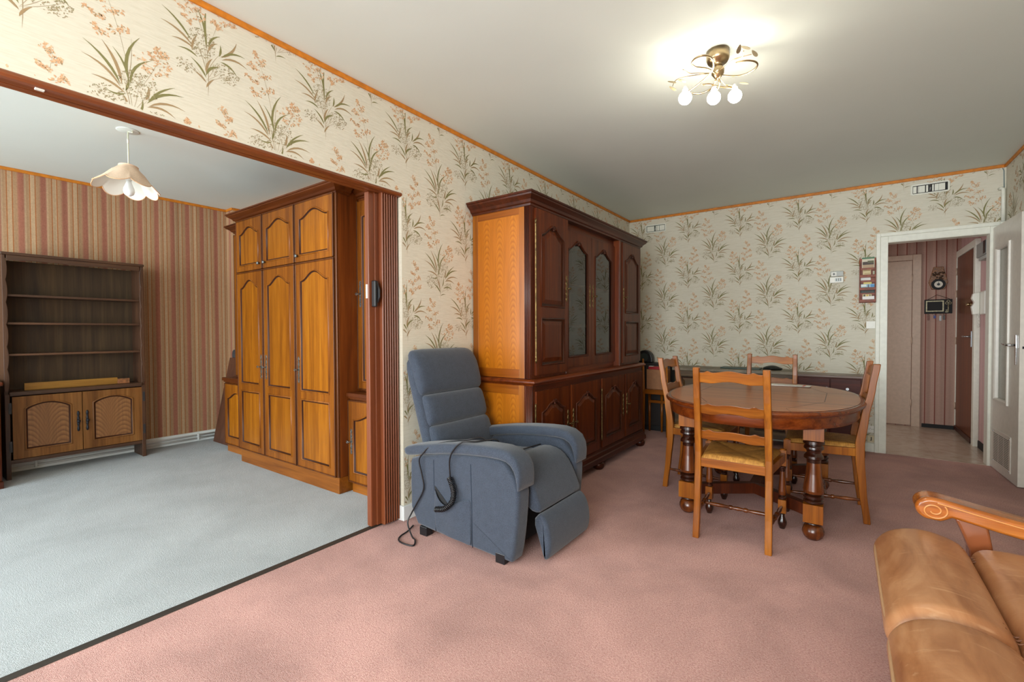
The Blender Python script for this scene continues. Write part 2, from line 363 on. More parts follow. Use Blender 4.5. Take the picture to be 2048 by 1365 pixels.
def arch_h(style, s):
    g = .5 - .5 * math.cos(2 * PI * s)
    if style == 'arch': return g
    if style == 'hat': return g - .22 * math.exp(-((s - .5) / .07) ** 2) + .06 * math.exp(-((abs(s - .5) - .42) / .05) ** 2)
    return math.sin(PI * s) ** .8
def outline(u0, u1, v0, v1, arch, style, n=16):
    if not arch: return [(u0, v0), (u1, v0), (u1, v1), (u0, v1)]
    pts = [(u0, v0), (u1, v0)]
    for i in range(n + 1):
        s = 1 - i / n; pts.append((u0 + (u1 - u0) * s, v1 - arch + arch * arch_h(style, s)))
    return pts
GLAZE = plain('antique_groove_stain', (52, 22, 6), .5, spec=.25)
def oline(op, d):
    u0, u1, v0, v1, arch, style = op
    return outline(u0 + d, u1 - d, v0 + d, v1 - d, max(arch - .35 * d, 0) if arch else 0, style)
class Face:
    """a local frame on the front of a cabinet: u across, v up, w out"""
    def __init__(s, org, u, n): s.o = Vector(org); s.u = Vector(u); s.n = Vector(n)
    def __call__(s, u, v, w=0): return s.o + s.u * u + Vector((0, 0, v)) + s.n * w
def fbox(mb, F, u0, u1, v0, v1, w0, w1, mat=0):
    vs = [F(u, v, w) for v in (v0, v1) for w in (w0, w1) for u in (u0, u1)]
    return mb.add(vs, [(0, 2, 3, 1), (4, 5, 7, 6), (0, 1, 5, 4), (2, 6, 7, 3), (0, 4, 6, 2), (1, 3, 7, 5)], mat)
MOULD = [(0, 0), (.002, .005), (.007, .006), (.011, .002), (.014, -.005), (.018, -.006)]
def panel_door(name, parent, F, W, Hh, ops, mf, mp, mm, th=.022, glass=None, back=True, raised=True):
    """frame-and-panel door; ops = [(u0,u1,v0,v1,arch,style)] from the bottom up; returns the door object"""
    mb = MB(); n = len(ops); bounds = [0] + [(ops[i][3] - 0 + ops[i + 1][2]) / 2 for i in range(n - 1)] + [Hh]
    for k, op in enumerate(ops):
        ol = outline(*op); z0, z1 = bounds[k], bounds[k + 1]; m = len(ol)
        outer = []
        for i, (u, v) in enumerate(ol):
            if i == 0: outer.append((0, z0))
            elif i == 1: outer.append((W, z0))
            elif i == 2: outer.append((W, z1))
            elif i == m - 1: outer.append((0, z1))
            else: outer.append((u, z1))
        vs = [F(u, v) for u, v in ol] + [F(u, v) for u, v in outer]
        mb.add(vs, [(i, (i + 1) % m, m + (i + 1) % m, m + i)[::-1] for i in range(m)])
        vs = [F(u, v) for u, v in ol] + [F(u, v, -th) for u, v in ol]
        mb.add(vs, [(i, (i + 1) % m, m + (i + 1) % m, m + i) for i in range(m)])
    e = .003
    vs = [F(0, 0), F(W, 0), F(W, Hh), F(0, Hh)] + [F(-0, 0, -th), F(W, 0, -th), F(W, Hh, -th), F(0, Hh, -th)]
    mb.add(vs, [(0, 4, 5, 1), (1, 5, 6, 2), (2, 6, 7, 3), (3, 7, 4, 0)] + ([(4, 7, 6, 5)] if glass is None else []))
    door = mb.build(name, mf, parent)
    for op in ops:
        p = MB(); ol = outline(*op); rr = [[F(u, v, w) for u, v in oline(op, d)] for d, w in MOULD]
        p.rings(rr[:4], 1, True, True, False); p.rings(rr[3:], 2, True, True, False)
        if glass is None:
            fld = [(.018, -.006), (.0245, -.0065) if raised else (.021, -.0062), (.048, .0) if raised else (.03, -.006), (.052, .001) if raised else (.034, -.006)]
            rr = [[F(u, v, w) for u, v in oline(op, d)] for d, w in fld]
            p.rings(rr[:2], 2, False, True, False); p.rings(rr[1:], 0, False, True, False); r = rr[-1]; p.add(r, [tuple(range(len(r)))], 0)
            p.build('door_panel', [mp, mm, GLAZE], door)
        else:
            p.build('glazing_bead', [mp, mm, GLAZE], door); g = MB(); r = [F(u, v, -.008) for u, v in oline(op, .006)]
            g.add(r, [tuple(range(len(r)))], 0); g.build('glass_pane', glass, door)
    return door
def key_plate(door, F, u, v, h=.17, mat=None, key=1, side=-1, keymat=None):
    """pierced ornamental escutcheon with a key in it"""
    mat = mat or IRON; mb = MB(); n = 36; L = []
    for i in range(n + 1):
        t = i / n; ww = .0045 + .0095 * abs(math.sin(t * PI * 5)) * (1 - .35 * abs(2 * t - 1))
        L.append((ww, (t - .5) * h))
    poly = [(a, b) for a, b in L] + [(-a, b) for a, b in L[::-1]]
    m = len(poly); r0 = [F(u + a, v + b, .0) for a, b in poly]; r1 = [F(u + a * .9, v + b * .99, .0025) for a, b in poly]
    mb.rings([r0, r1], 0, False, True, True); mb.build('escutcheon', mat, door)
    if key:
        k = MB(); k.tube([F(u, v, .002), F(u, v, .024)], .003, 8)
        ring = [F(u + side * (.012 + .009 * math.cos(a)), v + .008 * math.sin(a), .026) for a in [i * 2 * PI / 12 for i in range(13)]]
        k.tube(ring, .0028, 6); k.tube([F(u, v, .026), F(u + side * .005, v, .026)], .003, 6); k.build('key', keymat or mat, door)
def sweepU(mb, path, prof, mat=0, cap=True):
    """path(o) -> list of xy points at outward offset o; prof = [(o,z)]"""
    rows = [[(x, y, z) for x, y in path(o)] for o, z in prof]; n = len(rows[0])
    for a, b in zip(rows, rows[1:]):
        for i in range(n - 1): mb.add([a[i], a[i + 1], b[i + 1], b[i]], [(0, 1, 2, 3)], mat)
    if cap:
        mb.add(rows[-1], [tuple(range(n))], mat); mb.add(rows[0], [tuple(range(n))[::-1]], mat)
    for i in (0, n - 1): mb.add([r[i] for r in rows], [tuple(range(len(rows)))], mat)
CORN = [(0, 0), (.008, .0), (.010, .012), (.022, .018), (.030, .034), (.048, .048), (.060, .056), (.062, .066), (.070, .068), (.070, .080)]

# ------------------------------------------------------------------ printed sprays on the wallpaper
def spray(kind):
    rnd = random.Random(5 + kind); P = []      # (polygon, material)
    def leaf(a, b, bend, wd, m):
        ax, ay = a; bx, by = b; dx, dy = bx - ax, by - ay; l = math.hypot(dx, dy); nx, ny = -dy / l, dx / l
        pts = []; n = 6
        for i in range(n + 1):
            t = i / n; q = -4 * t * (1 - t) * bend * .75 * l; pts.append((ax + dx * t + nx * q, ay + dy * t + ny * q))
        ws = [wd * .80 * (math.sin(PI * (i / n) ** .75) + .06) for i in range(n + 1)]; ws[-1] = .0002
        L, R = [], []
        for i in range(n + 1):
            p, q = pts[max(i - 1, 0)], pts[min(i + 1, n)]; tx, ty = q[0] - p[0], q[1] - p[1]; tl = math.hypot(tx, ty)
            ox, oy = -ty / tl * ws[i], tx / tl * ws[i]; L.append((pts[i][0] + ox, pts[i][1] + oy)); R.append((pts[i][0] - ox, pts[i][1] - oy))
        for i in range(n): P.append(([L[i], R[i], R[i + 1], L[i + 1]], m))
    def stem(a, b, bend=.05, wd=.0011, m=6): leaf(a, b, bend, wd, m)
    def dab(x, y, r, m, asp=.5):
        a = rnd.uniform(0, PI); c, s = math.cos(a), math.sin(a)
        P.append(([(x + c * r, y + s * r), (x - s * r * asp, y + c * r * asp), (x - c * r, y - s * r), (x + s * r * asp, y - c * r * asp)], m))
    def panicle(cx, cy, rx, ry, n, base, tilt=0):
        stem(base, (cx + tilt * ry, cy + ry), .04, .0007)
        br = []
        for i in range(7):
            v = -1 + 2 * (i + .5) / 7; sd = 1 if i % 2 else -1; wdt = rx * 1.25 * (1.15 - .8 * max(0, v + .2)) * (.7 if v < -.7 else 1)
            p = (cx + tilt * v * ry * .6, cy + v * ry - .012); q = (p[0] + sd * wdt, p[1] + .022); stem(p, q, .08 * sd, .0006); br.append((p, q))
        for i in range(int(n * 3.4)):
            p, q = rnd.choice(br); f = rnd.random() ** .7; x = p[0] + (q[0] - p[0]) * f + rnd.gauss(0, .006); y = p[1] + (q[1] - p[1]) * f + rnd.gauss(0, .006)
            for k in range(3): dab(x + rnd.uniform(-.004, .004), y + rnd.uniform(-.004, .004), rnd.uniform(.0024, .0056), rnd.choice((3, 3, 3, 4, 4, 2)), .5)
    def breath(cx, cy, rx, ry, n, base):
        for i in range(n):
            a, r = rnd.uniform(0, 2 * PI), math.sqrt(rnd.random()); x, y = cx + rx * r * math.cos(a), cy + ry * r * math.sin(a)
            dab(x, y, rnd.uniform(.0026, .0044), 5, .5)
            if i % 4 == 0: dab(x + .004, y + .003, .0035, 1, .4)
        for k in range(3): stem(base, (cx + rx * (k - 1) * .7, cy + ry * .6), .05, .0007)
    if kind == 0:
        stem((.004, -.03), (-.03, .2), .03, .0014); stem((0, 0), (.045, .12), -.08); stem((-.02, .14), (.0, .33), .05)
        for a, b, bd, wd, m in [((-.035, .15), (-.135, .265), .12, .0055, 1), ((-.035, .14), (-.14, .215), .16, .005, 2), ((-.03, .15), (-.085, .285), .1, .006, 2), ((-.02, .12), (-.115, .15), .14, .005, 2),
            ((-.01, .17), (.025, .345), -.16, .006, 1), ((-.005, .16), (.06, .275), -.2, .0052, 1), ((-.01, .17), (-.055, .275), .12, .0042, 1), ((-.02, .13), (-.012, .19), .1, .005, 1), ((-.02, .12), (-.075, .115), -.2, .004, 1),
            ((.045, .11), (.165, .18), -.18, .006, 1), ((.05, .12), (.135, .205), -.1, .0045, 1), ((.05, .10), (.17, .125), -.2, .005, 2), ((.045, .095), (.135, .085), -.22, .005, 2), ((.03, .05), (.115, .045), -.2, .0046, 1),
            ((.02, .06), (.03, .12), .1, .004, 1), ((.0, .02), (-.06, .075), .12, .005, 1), ((.0, .03), (-.03, .12), .06, .0055, 2), ((.005, .0), (.05, .01), -.15, .003, 1), ((.04, .12), (.05, .175), .1, .006, 2)]: leaf(a, b, bd, wd, m)
        panicle(-.075, .40, .038, .10, 46, (-.01, .2), -.12); panicle(.078, .275, .036, .055, 30, (.02, .15), .35)
        breath(.02, .165, .065, .05, 170, (.0, .06)); breath(-.07, .085, .055, .045, 120, (0, .02)); breath(.07, .06, .04, .025, 50, (.01, .02))
    else:
        stem((.006, -.035), (.0, .2), .03, .0014); stem((0, .05), (.06, .17), -.06); stem((0, .08), (-.06, .21), .04)
        for a, b, bd, wd, m in [((-.055, .17), (-.15, .255), .1, .0048, 1), ((-.05, .15), (-.155, .2), .14, .005, 2), ((-.045, .14), (-.12, .15), .14, .0045, 2), ((-.03, .11), (-.1, .12), .18, .0045, 1), ((-.05, .13), (-.03, .2), -.1, .005, 2),
            ((.0, .17), (-.03, .31), .1, .005, 1), ((.005, .17), (.005, .33), -.06, .005, 1), ((.01, .17), (.055, .235), -.18, .0048, 1), ((.01, .15), (.045, .2), -.2, .005, 2),
            ((.055, .15), (.12, .24), .14, .0062, 2), ((.06, .15), (.155, .19), -.2, .0052, 1), ((.06, .14), (.165, .145), -.22, .005, 2), ((.055, .13), (.12, .095), -.2, .005, 1), ((.05, .15), (.055, .2), .1, .005, 1),
            ((.0, .04), (-.055, .1), .12, .005, 1), ((.0, .02), (-.045, .05), .12, .0048, 2), ((.0, .05), (.055, .105), -.22, .006, 1), ((.0, .06), (.025, .13), -.12, .0055, 2), ((.0, .0), (.03, .045), -.1, .0045, 2)]: leaf(a, b, bd, wd, m)
        panicle(-.055, .30, .034, .06, 32, (.0, .18), -.2); panicle(.066, .36, .036, .10, 44, (.02, .2), .12)
        breath(-.015, .175, .05, .06, 160, (.0, .06)); breath(.075, .085, .055, .04, 120, (0, .03)); breath(-.075, .06, .035, .03, 40, (0, .02))
    return P
SPRAYS = [spray(0), spray(1)]
LAY = [.0003]
def print_wall(mb, mp, keep, ucols, z0s, zr):
    """lays the sprays on a wall; mp(u, v) -> point just off the paper, keep(u, v) -> inside the wall"""
    for kind, cols in enumerate(ucols):
        for u in cols:
            k = 0
            z = z0s[kind]
            while z > zr[0] - .5: z -= .522
            while z < zr[1]:
                for poly, m in SPRAYS[kind]:
                    pts = [(u + a, z + b) for a, b in poly]
                    if all(keep(*p) for p in pts): mb.add([mp(*p, LAY[0]) for p in pts], [tuple(range(len(pts)))], m); LAY[0] = LAY[0] + 8e-6 if LAY[0] < .0007 else .0003
                z += .522

# ================================================================== the setting
T = .11
YS = 2.40                                   # end wall of the study
mb = MB(); mb.quad((-2.21, WY, 0), (XC, WY, 0), (XC, YB, 0), (-2.21, YB, 0)); mb.box(-2.21, XC, WY, YB, -.05, -.001)
struct(mb.build('floor', CARPET_P))
mb = MB(); mb.box(XD, -2.245, WY, YS, -.05, 0); struct(mb.build('floor_study', CARPET_G))
mb = MB(); mb.box(-.75, XC, YB, 7.21, -.05, .002); struct(mb.build('floor_hall', LINO))
mb = MB(); mb.box(-2.246, -2.209, WY, 1.86, -.04, .004); struct(mb.build('trim_9', plain('carpet_joint_strip', (66, 62, 58), .5, metal=.4), None, bevel=.002))
mb = MB(); mb.box(XD - .1, XC + .1, WY - .15, YB, H, H + .1); struct(mb.build('ceiling', CEIL))
mb = MB(); mb.box(-.85, XC + .1, YB + .1, 7.31, 2.2, 2.3); struct(mb.build('ceiling_hall', plain('hall_ceiling', (190, 160, 146), .8, var=.02)))

OY = 1.855; ZH = 1.966                       # end of the opening, underside of its head
mb = MB()
mb.box(XA - T, XA, WY, OY, ZH, H); mb.box(XA - T, XA, OY, YB, 0, H); mb.box(XA - T, XA, WY, -1.25, 0, ZH)
def keepA(y, z): return (WY < y < YB - .004) and z < H - .025 and (z > ZH + .012 or (y > OY + .003 and z > .095))
print_wall(mb, lambda y, z, d: (XA + d, y, z), keepA, [[1.11 + .5335 * k for k in range(-4, 9)], [.823 + .5335 * k for k in range(-4, 9)]], [1.90, 2.155], (0, 2.9))
struct(mb.build('wall_left', [PAPER] + PR))
DX0, DX1, DZ = .30, 1.0, 1.985               # doorway to the hall
mb = MB(); mb.box(XA - T, DX0, YB, YB + .1, 0, H); mb.box(DX0, DX1, YB, YB + .1, DZ, H); mb.box(DX1, XC, YB, YB + .1, 0, H)
def keepB(x, z): return XA + .004 < x < XC - .004 and z < H - .025 and z > .085 and not (x > .236 and z < 2.035)
print_wall(mb, lambda x, z, d: (x, YB - d, z), keepB, [[-1.175 + .5335 * k for k in range(-3, 6)], [-1.455 + .538 * k for k in range(-3, 6)]], [1.90, 2.155], (0, 2.9))
struct(mb.build('wall_back', [PAPER] + PR))
mb = MB(); mb.box(XC, XC + .1, WY - .15, YB + .1, 0, H)
def keepC(y, z): return WY < y < YB - .004 and z < H - .025 and z > .085
print_wall(mb, lambda y, z, d: (XC - d, y, z), keepC, [[5.25 - .5335 * k for k in range(0, 12)], [4.98 - .5335 * k for k in range(0, 12)]], [1.90, 2.155], (0, 2.9))
struct(mb.build('wall_right', [PAPER] + PR))
mb = MB(); mb.box(XD - .1, XD, WY - .15, YS + .1, 0, H); struct(mb.build('wall_study_left', STR_D))
mb = MB(); mb.box(XD, XA - T, YS, YS + .1, 0, H); mb.box(XD, -5.40, 2.30, YS, 0, H); struct(mb.build('wall_study_back', STR_DX))
mb = MB()
for x0, x1, z0, z1 in ((XD, -5.1, 0, H), (-2.7, -1.40, 0, H), (.95, XC, 0, H), (-5.1, -2.7, 0, .35), (-1.40, .95, 0, .35), (-5.1, -2.7, 2.35, H), (-1.40, .95, 2.35, H)): mb.box(x0, x1, WY - .15, WY, z0, z1)
struct(mb.build('wall_front', plain('front_wall_paint', (222, 216, 200), .8)))
for i, (x0, x1) in enumerate(((-1.40, .95), (-5.1, -2.7))):
    mb = MB(); xm = (x0 + x1) / 2
    for a in (x0, xm - .03, x1 - .06): mb.box(a, a + .06, WY - .12, WY - .06, .35, 2.35)
    for z in (.35, 2.29): mb.box(x0, x1, WY - .12, WY - .06, z, z + .06)
    struct(mb.build('window_%d' % (i + 1), WHITEP, bevel=.004))
# hall shell
mb = MB(); mb.box(-.75, XC, 7.21, 7.31, 0, 2.2); struct(mb.build('wall_hall_back', STR_H))
mb = MB(); mb.box(XC, XC + .1, YB + .1, 7.31, 0, 2.2); struct(mb.build('wall_hall_right', STR_HY))
mb = MB(); mb.box(-.85, -.75, YB + .1, 7.31, 0, 2.2); struct(mb.build('wall_hall_left', STR_HY))
# ochre edging along the ceiling
def edging(i, x0, x1, y0, y1): mb = MB(); mb.box(x0, x1, y0, y1, H - .026, H); struct(mb.build('trim_%d' % i, ORANGE, bevel=.004))
edging(1, XA, XA + .012, WY, YB); edging(2, XA + .012, XC - .012, YB - .012, YB); edging(3, XC - .012, XC, WY, YB)
edging(4, XD, XD + .012, WY, 2.30); edging(5, XD + .012, -5.388, 2.288, 2.30); edging(6, -5.40, -5.388, 2.30, YS); edging(7, -5.388, XA - T, YS - .012, YS)
# baseboards
def board(name, x0, x1, y0, y1, z1=.088, m=WHITEB): mb = MB(); mb.box(x0, x1, y0, y1, 0, z1); struct(mb.build(name, m, bevel=.004))
mb = MB(); mb.box(XA, XA + .012, OY - .012, YB - .012, 0, .09); mb.box(XA - .045, XA, OY - .012, OY, 0, .09); struct(mb.build('baseboard_left', WHITEB, bevel=.004))
board('baseboard_back', XA + .012, .238, YB - .012, YB, .082, WHITEP)
board('baseboard_right', XC - .012, XC, WY, 4.7, .082, WHITEP)
board('baseboard_study', XD, XD + .016, WY, 2.30, .098)
board('baseboard_hall', .75, XC, 7.195, 7.21, .045, BLACKM)
board('baseboard_hall_right', XC - .012, XC, YB + .1, 6.24, .07, BLACKM)
# heating pipes along the study baseboard
t = thing('heating_pipes', 'pair of white heating pipes running along the baseboard of the striped wall', 'pipe', (XD + .03, .4, 0))
for z in (.035, .066):
    mb = MB(); mb.tube([(XD + .03, -2.3, z), (XD + .03, 2.28, z)], .0095, 10); mb.build('pipe', WHITEB, t)
for y in (.78, 1.98):
    mb = MB(); mb.box(XD + .015, XD + .043, y - .008, y + .008, .018, .082); mb.build('pipe_clip', WHITEB, t, bevel=.003)
# cream strip of the wall corner beside the folding door is the paper returning round the jamb
# casing of the doorway
mb = MB()
y0 = YB - .018
for (a, b) in ((0, .03), (.03, .085)):
    yy = y0 if a == 0 else y0 + .006
    pts_o = (.238 + a, 2.032 - a, 1.066 - a); pts_i = (.238 + b, 2.032 - b, 1.066 - b)
    mb.box(pts_o[0], pts_i[0], yy, YB, 0, pts_o[1]); mb.box(pts_i[2], pts_o[2], yy, YB, 0, pts_o[1]); mb.box(pts_i[0], pts_i[2], yy, YB, pts_i[1], pts_o[1])
mb.box(.300, .324, YB - .008, YB + .108, 0, 1.962); mb.box(.98, 1.004, YB - .008, YB + .108, 0, 1.962); mb.box(.300, 1.004, YB - .008, YB + .108, 1.942, 1.99)
struct(mb.build('trim_8', WHITEP, bevel=.003))

# white glazed door standing open against the right wall
hx, hy, ex, ey = .998, 5.45, 1.020, 4.79
dv = Vector((ex - hx, ey - hy, 0)); DWd = dv.length; dv.normalize(); dn = Vector((-dv.y, dv.x, 0)) * -1
if dn.x > 0: dn = -dn
F = Face((hx, hy, .008), dv, dn); DH = 1.975
door = MB(); g = (.13, .41, .58, 1.78)
ol = [(g[0], g[2]), (g[1], g[2]), (g[1], g[3]), (g[0], g[3])]; outer = [(0, 0), (DWd, 0), (DWd, DH), (0, DH)]
for wd, fl in ((0, 1), (-.038, 0)):
    vs = [F(u, v, wd) for u, v in ol + outer]; door.add(vs, [(i, (i + 1) % 4, 4 + (i + 1) % 4, 4 + i)[::-1 if fl else 1] for i in range(4)])
for pl in (ol, outer):
    vs = [F(u, v, 0) for u, v in pl] + [F(u, v, -.038) for u, v in pl]; door.add(vs, [(i, (i + 1) % 4, 4 + (i + 1) % 4, 4 + i) for i in range(4)])
d1 = struct(door.build('door_1', DOORP, None, bevel=.002)); d1['label'] = 'white painted door with a narrow textured glass pane and a lower vent, standing open'
mb = MB(); fr = [[F(u, v, wd) for u, v in inset(ol, d)] for d, wd in ((-.028, 0), (-.026, .011), (-.008, .012), (0, .004), (.004, -.012))]
mb.rings(fr, 0, False, True, False); mb.build('glazing_frame', DOORP, d1)
mb = MB(); fbox(mb, F, g[0], g[1], g[2], g[3], -.022, -.016); mb.build('glass_pane', FROST, d1)
mb = MB(); fbox(mb, F, .10, .52, .055, .33, 0, .006); mb.build('vent_grille_frame', DOORP, d1, bevel=.002)
mb = MB()
for k in range(3):
    for i in range(17):
        u0 = .128 + k * .125; v = .08 + i * .0133; fbox(mb, F, u0, u0 + .112, v, v + .0065, .0055, .0066)
mb.build('vent_grille_slots', plain('vent_slot_shadow', (120, 116, 108), .8), d1)
mb = MB()
for u, v in ((.115, .31), (.505, .31), (.115, .07), (.505, .07)): mb.sphere(F(u, v, .006), .006, 8)
mb.build('screw', CHROME, d1)
mb = MB(); pl = [(.586, .875), (.606, .875), (.612, 1.0), (.606, 1.095), (.586, 1.095), (.580, 1.0)]
mb.rings([[F(u, v, wd) for u, v in pl] for wd in (0, .007)], 0, False); ha = mb.build('handle_plate', CHROME, d1, bevel=.002)
mb = MB(); mb.tube([F(.596, 1.02, .005), F(.596, 1.02, .045), F(.58, 1.02, .052), F(.54, 1.022, .052), F(.485, 1.028, .05)], [.009, .009, .0085, .0075, .006], 10); mb.build('lever_handle', CHROME, d1)
mb = MB(); fbox(mb, F, DWd - .0005, DWd + .002, .96, 1.06, -.03, -.01); mb.build('latch_plate', DOORP, d1)
mb = MB(); fbox(mb, F, DWd, DWd + .005, .995, 1.012, -.027, -.013); mb.build('latch_bolt', BLACKM, d1)

# white pipe in the back right corner and the cable above it
mb = MB(); mb.tube([(1.030, YB - .004, 2.302), (1.042, YB - .022, 2.302), (1.05, YB - .028, 2.292), (1.05, YB - .028, 2.03)], .0125, 12)
single(mb, 'pipe', WHITEP, (1.05, YB - .028, 2.03), 'short white pipe dropping down the corner above the hall doorway', 'pipe')
mb = MB(); mb.tube([(1.048, YB - .004, 2.47), (1.055, YB - .006, 2.45), (1.058, YB - .006, 2.31)], .003, 6)
single(mb, 'cable', plain('grey_cable', (112, 130, 134), .5), (1.055, YB - .006, 2.3), 'thin blue grey cable in the corner above the white pipe', 'cable')

# vents under the ceiling
def vent(name, x0, x1, z0, z1, label, slots, bg, rod):
    t = thing(name, label, 'vent', ((x0 + x1) / 2, YB, (z0 + z1) / 2), group=None)
    r = .016; pts = []
    for cx, cz, a0 in ((x1 - r, z0 + r, -90), (x1 - r, z1 - r, 0), (x0 + r, z1 - r, 90), (x0 + r, z0 + r, 180)):
        for k in range(5): a = math.radians(a0 + k * 22.5); pts.append((cx + r * math.cos(a), cz + r * math.sin(a)))
    inn = inset(pts, .013); mb = MB()
    mb.rings([[(u, YB - wd, v) for u, v in p] for p, wd in ((pts, 0), (pts, .008), (inset(pts, .004), .010), (inn, .009), (inn, .001))], 0, False, True, False); mb.build('frame', WHITEP, t)
    mb = MB(); mb.rings([[(u, YB - wd, v) for u, v in inn] for wd in (.0005, .0015)], 0, False); mb.build('opening', bg, t)
    for a, b, d in slots:
        mb = MB(); mb.box(x0 + .012 + a * (x1 - x0 - .024), x0 + .012 + b * (x1 - x0 - .024), YB - d - .0015, YB - d, z0 + .019, z1 - .019); mb.build('shutter_plate', WHITEP, t)
    mb = MB(); xm = x0 + (x1 - x0) * rod; mb.tube([(xm, YB - .008, z0 + .012), (xm + .004, YB - .009, (z0 + z1) / 2), (xm, YB - .008, z1 - .014)], .003, 6); mb.sphere((xm + .004, YB - .01, (z0 + z1) / 2), .006, 8); mb.build('pull_rod', STEEL, t)
vent('air_vent', .475, .732, 2.342, 2.438, 'cream air vent with dark slots under the ceiling above the hall doorway', ((.02, .12, .003), (.15, .17, .004), (.18, .36, .003), (.39, .45, .003), (.56, .61, .003), (.63, .74, .003), (.745, .92, .004)), BLACKM, .49)
vent('air_vent', -1.945, -1.70, 2.315, 2.412, 'cream air vent with closed plates beside the cabinet top in the far corner', ((.03, .42, .003), (.50, .56, .003), (.58, .69, .003), (.71, .97, .004)), plain('vent_shadow_green', (70, 82, 74), .7), .46)

# thermostat, switch, sockets
t = thing('thermostat', 'grey white thermostat with round dial and small display on the floral wall', 'thermostat', (-.06, YB, 1.66))
mb = MB(); mb.box(-.108, -.008, YB - .022, YB, 1.662, 1.712); mb.build('dial_box', GPLAST, t, bevel=.003)
mb = MB(); mb.box(-.104, -.062, YB - .026, YB - .022, 1.666, 1.704); b_ = mb.build('dial_plate', WPLAST, t, bevel=.001)
mb = MB(); mb.tube([(-.083, YB - .026, 1.685), (-.083, YB - .036, 1.685)], .0095, 16); mb.build('dial', plain('dial_grey', (96, 100, 98), .4), b_)
mb = MB(); mb.box(-.115, -.008, YB - .03, YB, 1.600, 1.656); mb.build('display_box', WPLAST, t, bevel=.003)
mb = MB(); mb.box(-.074, -.022, YB - .0315, YB - .03, 1.612, 1.646); b_ = mb.build('display', plain('lcd_grey', (150, 156, 150), .2), t)
for x in (-.066, -.049, -.032): mb = MB(); mb.box(x, x + .006, YB - .0322, YB - .0315, 1.617, 1.641); mb.build('digit', BLACK, b_)
t = thing('light_switch', 'white square light switch on the wall left of the hall doorway', 'switch', (.206, YB, 1.193))
mb = MB(); mb.box(.168, .238, YB - .010, YB, 1.156, 1.228); mb.build('switch_plate', WPLAST, t, bevel=.004)
mb = MB(); mb.tube([(.204, YB - .009, 1.192), (.204, YB - .0125, 1.192)], .022, 20); mb.build('rocker', WPLAST, t, bevel=.001)
t = thing('wall_socket', 'white double pin socket low on the wall beside the doorway', 'socket', (.213, YB, .215))
mb = MB(); mb.box(.178, .236, YB - .012, YB, .182, .248); mb.build('socket_plate', WPLAST, t, bevel=.004)
mb = MB()
for dx, dz in ((-.009, 0), (.009, 0), (0, .009), (-.02, 0), (.02, 0)): mb.tube([(.207 + dx, YB - .012, .215 + dz), (.207 + dx, YB - .0125, .215 + dz)], .0028, 8)
mb.build('pin_hole', BLACKM, t)
t = thing('telephone_socket', 'beige telephone socket with one dark slot just above the baseboard', 'socket', (.213, YB, .125))
mb = MB(); mb.box(.184, .24, YB - .014, YB, .094, .156); mb.build('socket_plate', plain('aged_plastic', (206, 194, 160), .4), t, bevel=.003)
mb = MB(); mb.box(.212, .219, YB - .0148, YB - .014, .108, .142); mb.box(.206, .212, YB - .0148, YB - .014, .108, .114); mb.build('plug_slot', BLACKM, t)

# letter rack with three tiers
t = thing('letter_rack', 'narrow red brown letter rack hanging on the wall left of the hall doorway', 'rack', (.175, YB, 1.6))
x0, x1 = .113, .236
mb = MB(); mb.box(x0, x1, YB - .012, YB, 1.40, 1.815); mb.build('back_board', W_RACK, t, bevel=.002)
for x in (x0, x1 - .006):
    mb = MB(); mb.prism([(YB, 1.40), (YB - .05, 1.41), (YB - .05, 1.74), (YB, 1.82)], 'yz', x, x + .006); mb.build('side_panel', W_RACK, t, bevel=.001)
for z, zt in ((1.655, 1.69), (1.537, 1.575), (1.425, 1.46)):
    mb = MB(); mb.box(x0, x1, YB - .052, YB - .046, z - .022, z + .004); mb.build('front_rail', W_RACK, t, bevel=.002)
for z in (1.712, 1.597, 1.478):
    mb = MB(); mb.box(x0, x1, YB - .03, YB - .026, z - .01, z + .012); mb.build('inner_rail', W_RACK, t, bevel=.001)
for x in (.122, .174, .226): mb = MB(); mb.tube([(x, YB - .012, 1.413), (x, YB - .022, 1.411), (x, YB - .026, 1.416)], .0018, 6); mb.build('key_hook', BRASS, t)
def card(nm, a, b, z0, z1, y, col, label, tilt=0, cat='envelope', col2=None):
    mb = MB(); xf = Matrix.Translation(((a + b) / 2, y, (z0 + z1) / 2)) @ Matrix.Rotation(tilt, 4, 'Y')
    w_, h_ = (b - a) / 2, (z1 - z0) / 2; mb.box(-w_, w_, -.001, .001, -h_, h_, 0, xf); ms = [plain(nm + '_paper', col, .5)]
    if col2:
        for q0, q1, r0, r1, c in col2: mb.box(-w_ + q0 * 2 * w_, -w_ + q1 * 2 * w_, -.0016 - .0002 * len(ms), -.001, -h_ + r0 * 2 * h_, -h_ + r1 * 2 * h_, len(ms), xf); ms.append(plain(nm + '_ink', c, .5))
    mb.v = [p - Vector(((a + b) / 2, y, z0)) for p in mb.v]; o = mb.build(nm, ms); o.location = ((a + b) / 2, y, z0); tag(o, label, cat, 'papers in the letter rack')
card('postcard', .133, .225, 1.715, 1.823, YB - .017, (208, 200, 178), 'green edged photo card topmost in the letter rack', 0, 'card', [(0, 1, .86, 1, (70, 116, 80)), (.05, .95, .36, .62, (58, 40, 28)), (.45, .95, .5, .7, (86, 84, 50)), (.05, .95, .06, .36, (176, 148, 116))])
card('ticket', .139, .198, 1.654, 1.705, YB - .038, (206, 188, 142), 'beige ticket in the top tier of the letter rack', 0, 'ticket', [(.05, .95, .78, .98, (150, 120, 70)), (.2, .9, .2, .4, (180, 156, 110))])
card('luggage_tag', .213, .226, 1.66, 1.69, YB - .038, (168, 166, 140), 'small grey green tag at the right of the top tier of the letter rack', 0, 'tag')
